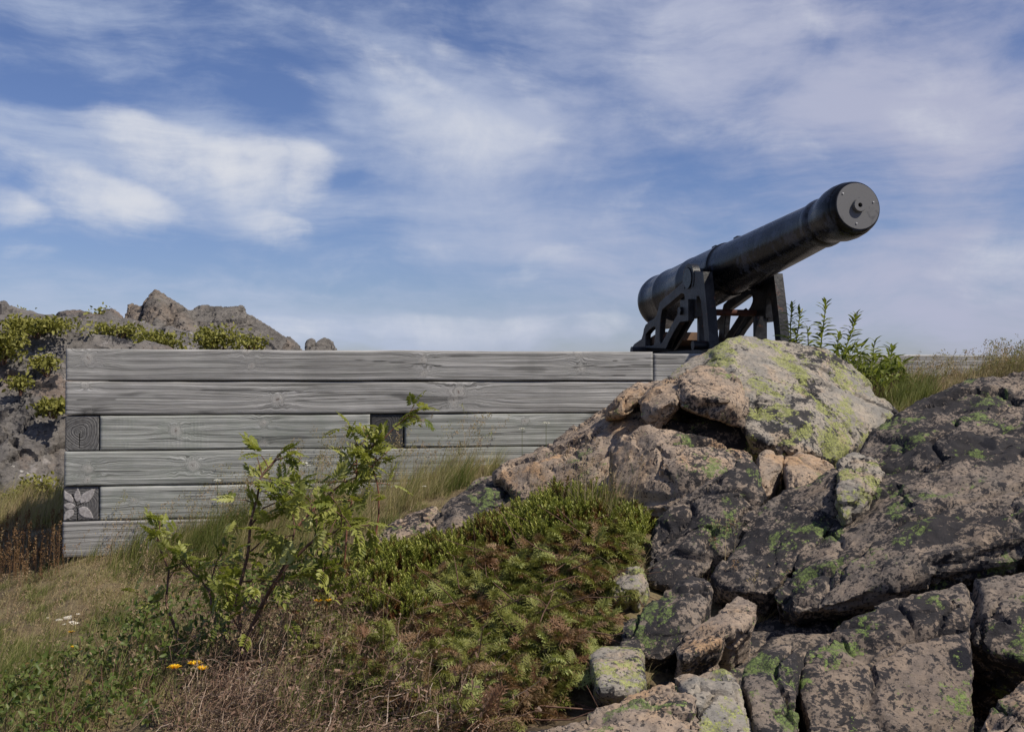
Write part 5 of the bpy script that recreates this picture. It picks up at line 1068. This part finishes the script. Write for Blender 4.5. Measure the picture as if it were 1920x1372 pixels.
rowan('bent rowan sapling curving up left beside the tallest one', [
    ([(445, 1250), (428, 1215), (405, 1178), (395, 1140), (392, 1112), (375, 1085), (350, 1060), (338, 1052)], 4.5, 4.7, .007, .25), ([(392, 1112), (400, 1075), (408, 1045), (420, 1035)], 4.6, 4.6, .004, .1)],
    73, (.055, .082), 'bark', .013, [(360, 1060, 4.7, .03, 6), (405, 1055, 4.6, .035, 7)], .5)
# leafy undergrowth below the rowans
def leafy(label, poly, n, seed, hr=(.02, .16), Ls=(.025, .05), name='bilberry_shrub', mat='leafy', lw=.52):
    rs = RS(seed); p = sample_poly(poly, n, seed); o = p.mean(0); root = empty(name, tuple(o)); tag(root, label, 'shrub'); m = len(p)
    p = p - o; hum = np.maximum(patch(p, seed, 3.5) * .2 + .05, 0); p[:, 2] += hr[0] + rs.rand(m) * (hr[1] - hr[0]) + hum; d = rand_dirs(m, rs, .3); d[:, 1] -= .3; lv, lf = leaf_t(1, lw); lf = {3: lf[3]}
    V, F, t = scatter(lv, lf, p, rot_from(d, UP + rs.randn(m, 3) * .5), Ls[0] + rs.rand(m) * (Ls[1] - Ls[0]), np.clip(.5 + .2 * rs.randn(m), 0, .95)); mesh_obj('foliage', V, F, M[mat], root, attrs=dict(tint=t))
    q = sample_poly(poly, 140, seed + 1); mb = MB()
    for x in q: e = x + np.array((rs.randn() * .05, rs.randn() * .05, .05 + rs.rand() * .12)); mb.tube([x - o - (0, 0, .02), (x + e) / 2 - o + rs.randn(3) * .01, e - o], [.002, .0016, .001], 4)
    mb.build('stem', M['bark'], root)['kind'] = 'stuff'; return root
leafy('dense dark leafy undergrowth left of the tallest rowan stem', [(210, 1225), (260, 1180), (340, 1150), (430, 1140), (455, 1180), (430, 1260), (350, 1300), (250, 1290)], 850, 81, (.02, .15), (.022, .042))
leafy('low leafy shrub at the bottom left corner of the frame', [(-20, 1330), (60, 1290), (150, 1250), (240, 1250), (300, 1310), (290, 1372), (150, 1420), (-20, 1420)], 1100, 83, (.01, .08), (.018, .038))
leafy('patch of bright leaves around the foot of the tallest rowan', [(450, 1150), (520, 1100), (600, 1080), (650, 1100), (600, 1150), (520, 1190), (470, 1230)], 420, 85, (.02, .10), (.022, .042))

# willowherb behind the large boulder: upright stems with narrow leaves
def willowherb(label, top, base, Y, seed, lean=0):
    rs = RS(seed); a, b = P(*base, Y), P(*top, Y); o = a.copy(); root = empty('willowherb_plant', tuple(o)); tag(root, label, 'plant', 'willowherb plants behind the large boulder')
    n = 14; pts = np.array([a + (b - a) * t + np.array((.03 * math.sin(2.2 * t + seed), .02 * math.sin(3 * t), 0)) * (1 - t) for t in np.linspace(0, 1, n)]); MB().tube(pts - o, [.006 - .0035 * i / n for i in range(n)], 6).build('stem', M['stemgreen'], root, True)
    q, u = resample(pts, .013); pos, fw, sz = [], [], []
    for i in range(len(q)):
        if u[i] < .05: continue
        for s in (0, 1):
            w = i * 1.57 + s * math.pi + rs.randn() * .3; up = .75 if u[i] < .85 else 1.6; pos.append(q[i]); fw.append((math.cos(w), math.sin(w), up - 1.1 * (1 - u[i]) * rs.rand())); sz.append((.115 - .06 * u[i] ** 2) * (.75 + .5 * rs.rand()))
    keep = rs.rand(len(pos)) < .8; pos, fw, sz = np.array(pos)[keep], np.array(fw)[keep], np.array(sz)[keep]; lv, lf = leaf_t(1, .27, .2, .3)
    V, F, t = scatter(lv, {3: lf[3]}, pos - o, rot_from(fw, UP + rs.randn(len(pos), 3) * .3), sz, np.clip(.5 + .2 * rs.randn(len(pos)), 0, 1)); mesh_obj('foliage', V, F, M['willow'], root, attrs=dict(tint=t))
for lb, tp, bs, Y in (('willowherb nearest the carriage leg, two-tipped stem against the sky', (1485, 573), (1482, 690), 7.2), ('tallest willowherb standing highest against the sky', (1549, 568), (1540, 720), 7.2), ('willowherb leaning right with a small tuft of leaves at its tip', (1606, 592), (1570, 730), 7.25),
                      ('short willowherb pressed against the boulder top between the two tall stems', (1513, 612), (1520, 710), 7.1), ('willowherb rising to the left of the bare timber strip', (1640, 642), (1620, 735), 7.3), ('rightmost willowherb with a narrow tip against the timber', (1674, 652), (1662, 740), 7.3), ('thin willowherb shoot branching toward the carriage leg', (1500, 582), (1492, 690), 7.25), ('bushy willowherb in the middle of the clump', (1572, 628), (1566, 730), 7.1)):
    willowherb(lb, tp, bs, Y, int(tp[0]))
leafy('broad leaved green plants at the back foot of the large boulder', [(1560, 730), (1640, 722), (1700, 722), (1690, 750), (1650, 765), (1590, 750)], 520, 87, (.01, .16), (.05, .10), 'meadow_plant', 'willow', .24)

# flowers
def flower(label, px, py, Y, r, seed, kind='hawkweed_flower', base_py=None, lean=0.0):
    rs = RS(seed); c = P(px, py, Y); g = gzi(np.array([c[0] + lean]), np.array([c[1]]))[0]; a = np.array((c[0] + lean, c[1], g)); o = a.copy(); root = empty(kind, tuple(o)); tag(root, label, 'flower', 'yellow hawkweed flowers' if kind[0] == 'h' else 'white yarrow flowers')
    mid = (a + c) / 2 + np.array((-lean * .2, .01, .02)); MB().tube([a - o, mid - o, c - o], [.002, .0017, .0014], 6).build('stem', M['stemgreen'], root, True)
    if kind[0] == 'h':
        n = 46; w = rs.rand(n) * 6.28; e = rs.rand(n) * .7; f = np.stack((np.cos(w), np.sin(w), .25 + e), 1); tv = np.array([(-.09, 0, 0), (.09, 0, 0), (.12, .8, .06), (.04, 1, .04), (-.04, 1, .04), (-.12, .8, .06)])
        V, F, t = scatter(tv, {4: [(0, 1, 2, 5)], 3: [(2, 3, 5), (3, 4, 5)]}, np.repeat((c - o)[None], n, 0), rot_from(f, UP + 0 * f), r * (1 - .45 * e), rs.rand(n)); mesh_obj('petals', V, F, M['petal'], root, attrs=dict(tint=t))
        MB().lathe(c - o - (0, 0, r * .7), (0, 0, 1), [(0, r * .15), (r * .3, r * .34), (r * .7, r * .26)], 10).build('calyx', M['stemgreen'], root, True)
    else:
        n = 90; w = rs.rand(n) * 6.28; d = r * np.sqrt(rs.rand(n)); p = c - o + np.stack((np.cos(w) * d, np.sin(w) * d, .15 * r - .35 * d * d / r), 1); tv = np.array([(-.5, -.5, 0), (.5, -.5, 0), (.5, .5, .1), (-.5, .5, .1)])
        V, F, t = scatter(tv, {4: [(0, 1, 2, 3)]}, p, rot_from(rand_dirs(n, rs), UP + rs.randn(n, 3) * .4), .18 * r, rs.rand(n)); mesh_obj('florets', V, F, M['white'], root, attrs=dict(tint=t))
for a in (('yellow hawkweed flower lowest left, tilted away, beside a pair', 327, 1254, 3.95, .03, 1), ('yellow hawkweed flower, upper one of the pair left of the rowan stem', 366, 1247, 3.95, .03, 2), ('yellow hawkweed flower, lower one of the pair left of the rowan stem', 379, 1256, 3.93, .028, 3),
          ('yellow hawkweed flower, left one above the dead heather', 597, 1128, 4.6, .022, 4), ('yellow hawkweed flower, right one above the dead heather', 616, 1127, 4.62, .020, 5), ('small orange yellow flower highest in the left grass', 134, 1186, 5.0, .018, 6), ('small orange yellow flower in the left grass just under another', 138, 1214, 4.9, .018, 7)):
    flower(*a)
for a in (('white yarrow head against the fourth timber, left of the rowan', 408, 899, 6.6, .022, 11), ('white yarrow head between the two rowan saplings, larger one', 570, 867, 6.5, .024, 12), ('white yarrow head between the two rowan saplings, smaller one', 579, 872, 6.5, .015, 13), ('white yarrow head nearest the flank rock', 1024, 792, 6.9, .026, 14), ('white yarrow head below the third timber, left of the flank rock', 979, 803, 6.9, .020, 15), ('white flower low in the grass before the flank rock', 795, 911, 6.6, .016, 16), ('white flower low in the dead heather', 760, 1278, 3.9, .020, 17), ('white flower at the bottom of the frame in dead heather', 728, 1326, 3.6, .020, 18)):
    flower(*a, kind='yarrow_flower')
# pale stone chips on the worn ground
for k, (x, y, s) in enumerate(((108, 1163, .05), (128, 1160, .06), (136, 1168, .05), (118, 1172, .03), (190, 1145, .03), (148, 1152, .03), (90, 1160, .02))):
    c = at_px((x, y))[0]; rs = RS(k + 90); bm = hull_bm([tuple(c + rs.randn(3) * s * np.array((.3, .24, .10))) for _ in range(14)]); me = bpy.data.meshes.new('stone_chip'); bm.to_mesh(me); bm.free(); me.materials.append(M['chalk']); o = bpy.data.objects.new('stone_chip', me); COL.objects.link(o)
    tag(o, 'small pale stone chip lying on the worn ground left of the rowans', 'stone', 'pale stone chips on the worn ground')

# bushes on the hill: leaf clumps on a few stems
def bush(label, px, py, Y, w, h, n, seed, name='hill_bush', open_=False, leaf=.05):
    rs = RS(seed); c = P(px, py, Y); s = Y / FPX; w, h = w * s * .85, h * s * .66; n = int(n * (.45 if Y > 14 else .6)); root = empty(name, tuple(c)); tag(root, label, 'bush', 'bushes on the rocky hill')
    k = max(5, int(14 * (w / h) ** .5)); cl = rs.randn(k, 3) * (w * .30, w * .22, h * .22) + (0, 0, h * .5); cl[:, 2] = np.clip(cl[:, 2], h * .12, h * .95); mb = MB()
    for q in cl[:5]: MB().tube([(q[0] * .2, q[1] * .2, -.1), q * (.6, .6, .5), q], [.02 * h + .006, .012 * h + .005, .005], 5).build('stem', M['bark'], root)
    i = rs.randint(0, k, n); r = (.10 if open_ else .17) * min(w, h * 1.3) + .03
    p = cl[i] + rs.randn(n, 3) * r * (1.25, 1, .75); p[:, 2] = np.maximum(p[:, 2], -.05); lv, lf = leaf_t(1, .6)
    V, F, t = scatter(lv, {3: lf[3]}, p, rot_from(rand_dirs(n, rs, .2), rand_dirs(n, rs, .6)), leaf * (.6 + .8 * rs.rand(n)), np.clip(.5 + .2 * rs.randn(n) + .25 * ((i * 37 % 10) / 10 - .5), 0, 1)); mesh_obj('foliage', V, F, M['bush'], root, attrs=dict(tint=t))
for k, a in enumerate((('long flat green mat on top of the near cliff', 70, 618, 13.0, 125, 22, 2600), ('green bush at the left edge of the cliff', 4, 668, 12.6, 52, 58, 1500), ('small tree standing highest at the left end of the skyline', 38, 603, 17.5, 34, 32, 420, True), ('small tree on the skyline left of the crag', 192, 598, 17.5, 34, 26, 420, True), ('low olive mat below the left end of the crag', 225, 624, 16.5, 80, 18, 1500), ('green bush low behind the top timber below the peak', 285, 654, 15.5, 66, 36, 1900), ('rounded light green bush below the flat part of the crag', 402, 655, 15.5, 62, 52, 2000),
                       ('thin green bush below the right shoulder of the crag', 472, 656, 16, 40, 40, 700, True), ('olive moss cushion on the cliff beside the second timber', 100, 768, 12.2, 44, 16, 800), ('green bush at the foot of the cliff beside the wall', 72, 940, 11.2, 58, 64, 900, True), ('short green bush at the cliff foot near the left edge', 35, 945, 11.0, 36, 34, 600, True), ('moss tuft in the cliff cleft beside the top timber', 88, 690, 12.7, 30, 28, 500), ('rust brown tuft half way up the cliff', 38, 725, 12.4, 22, 20, 350))):
    bush(*a[:7], 300 + k, open_=len(a) > 7, leaf=.05 if k not in (5, 6, 7, 8) else .06)
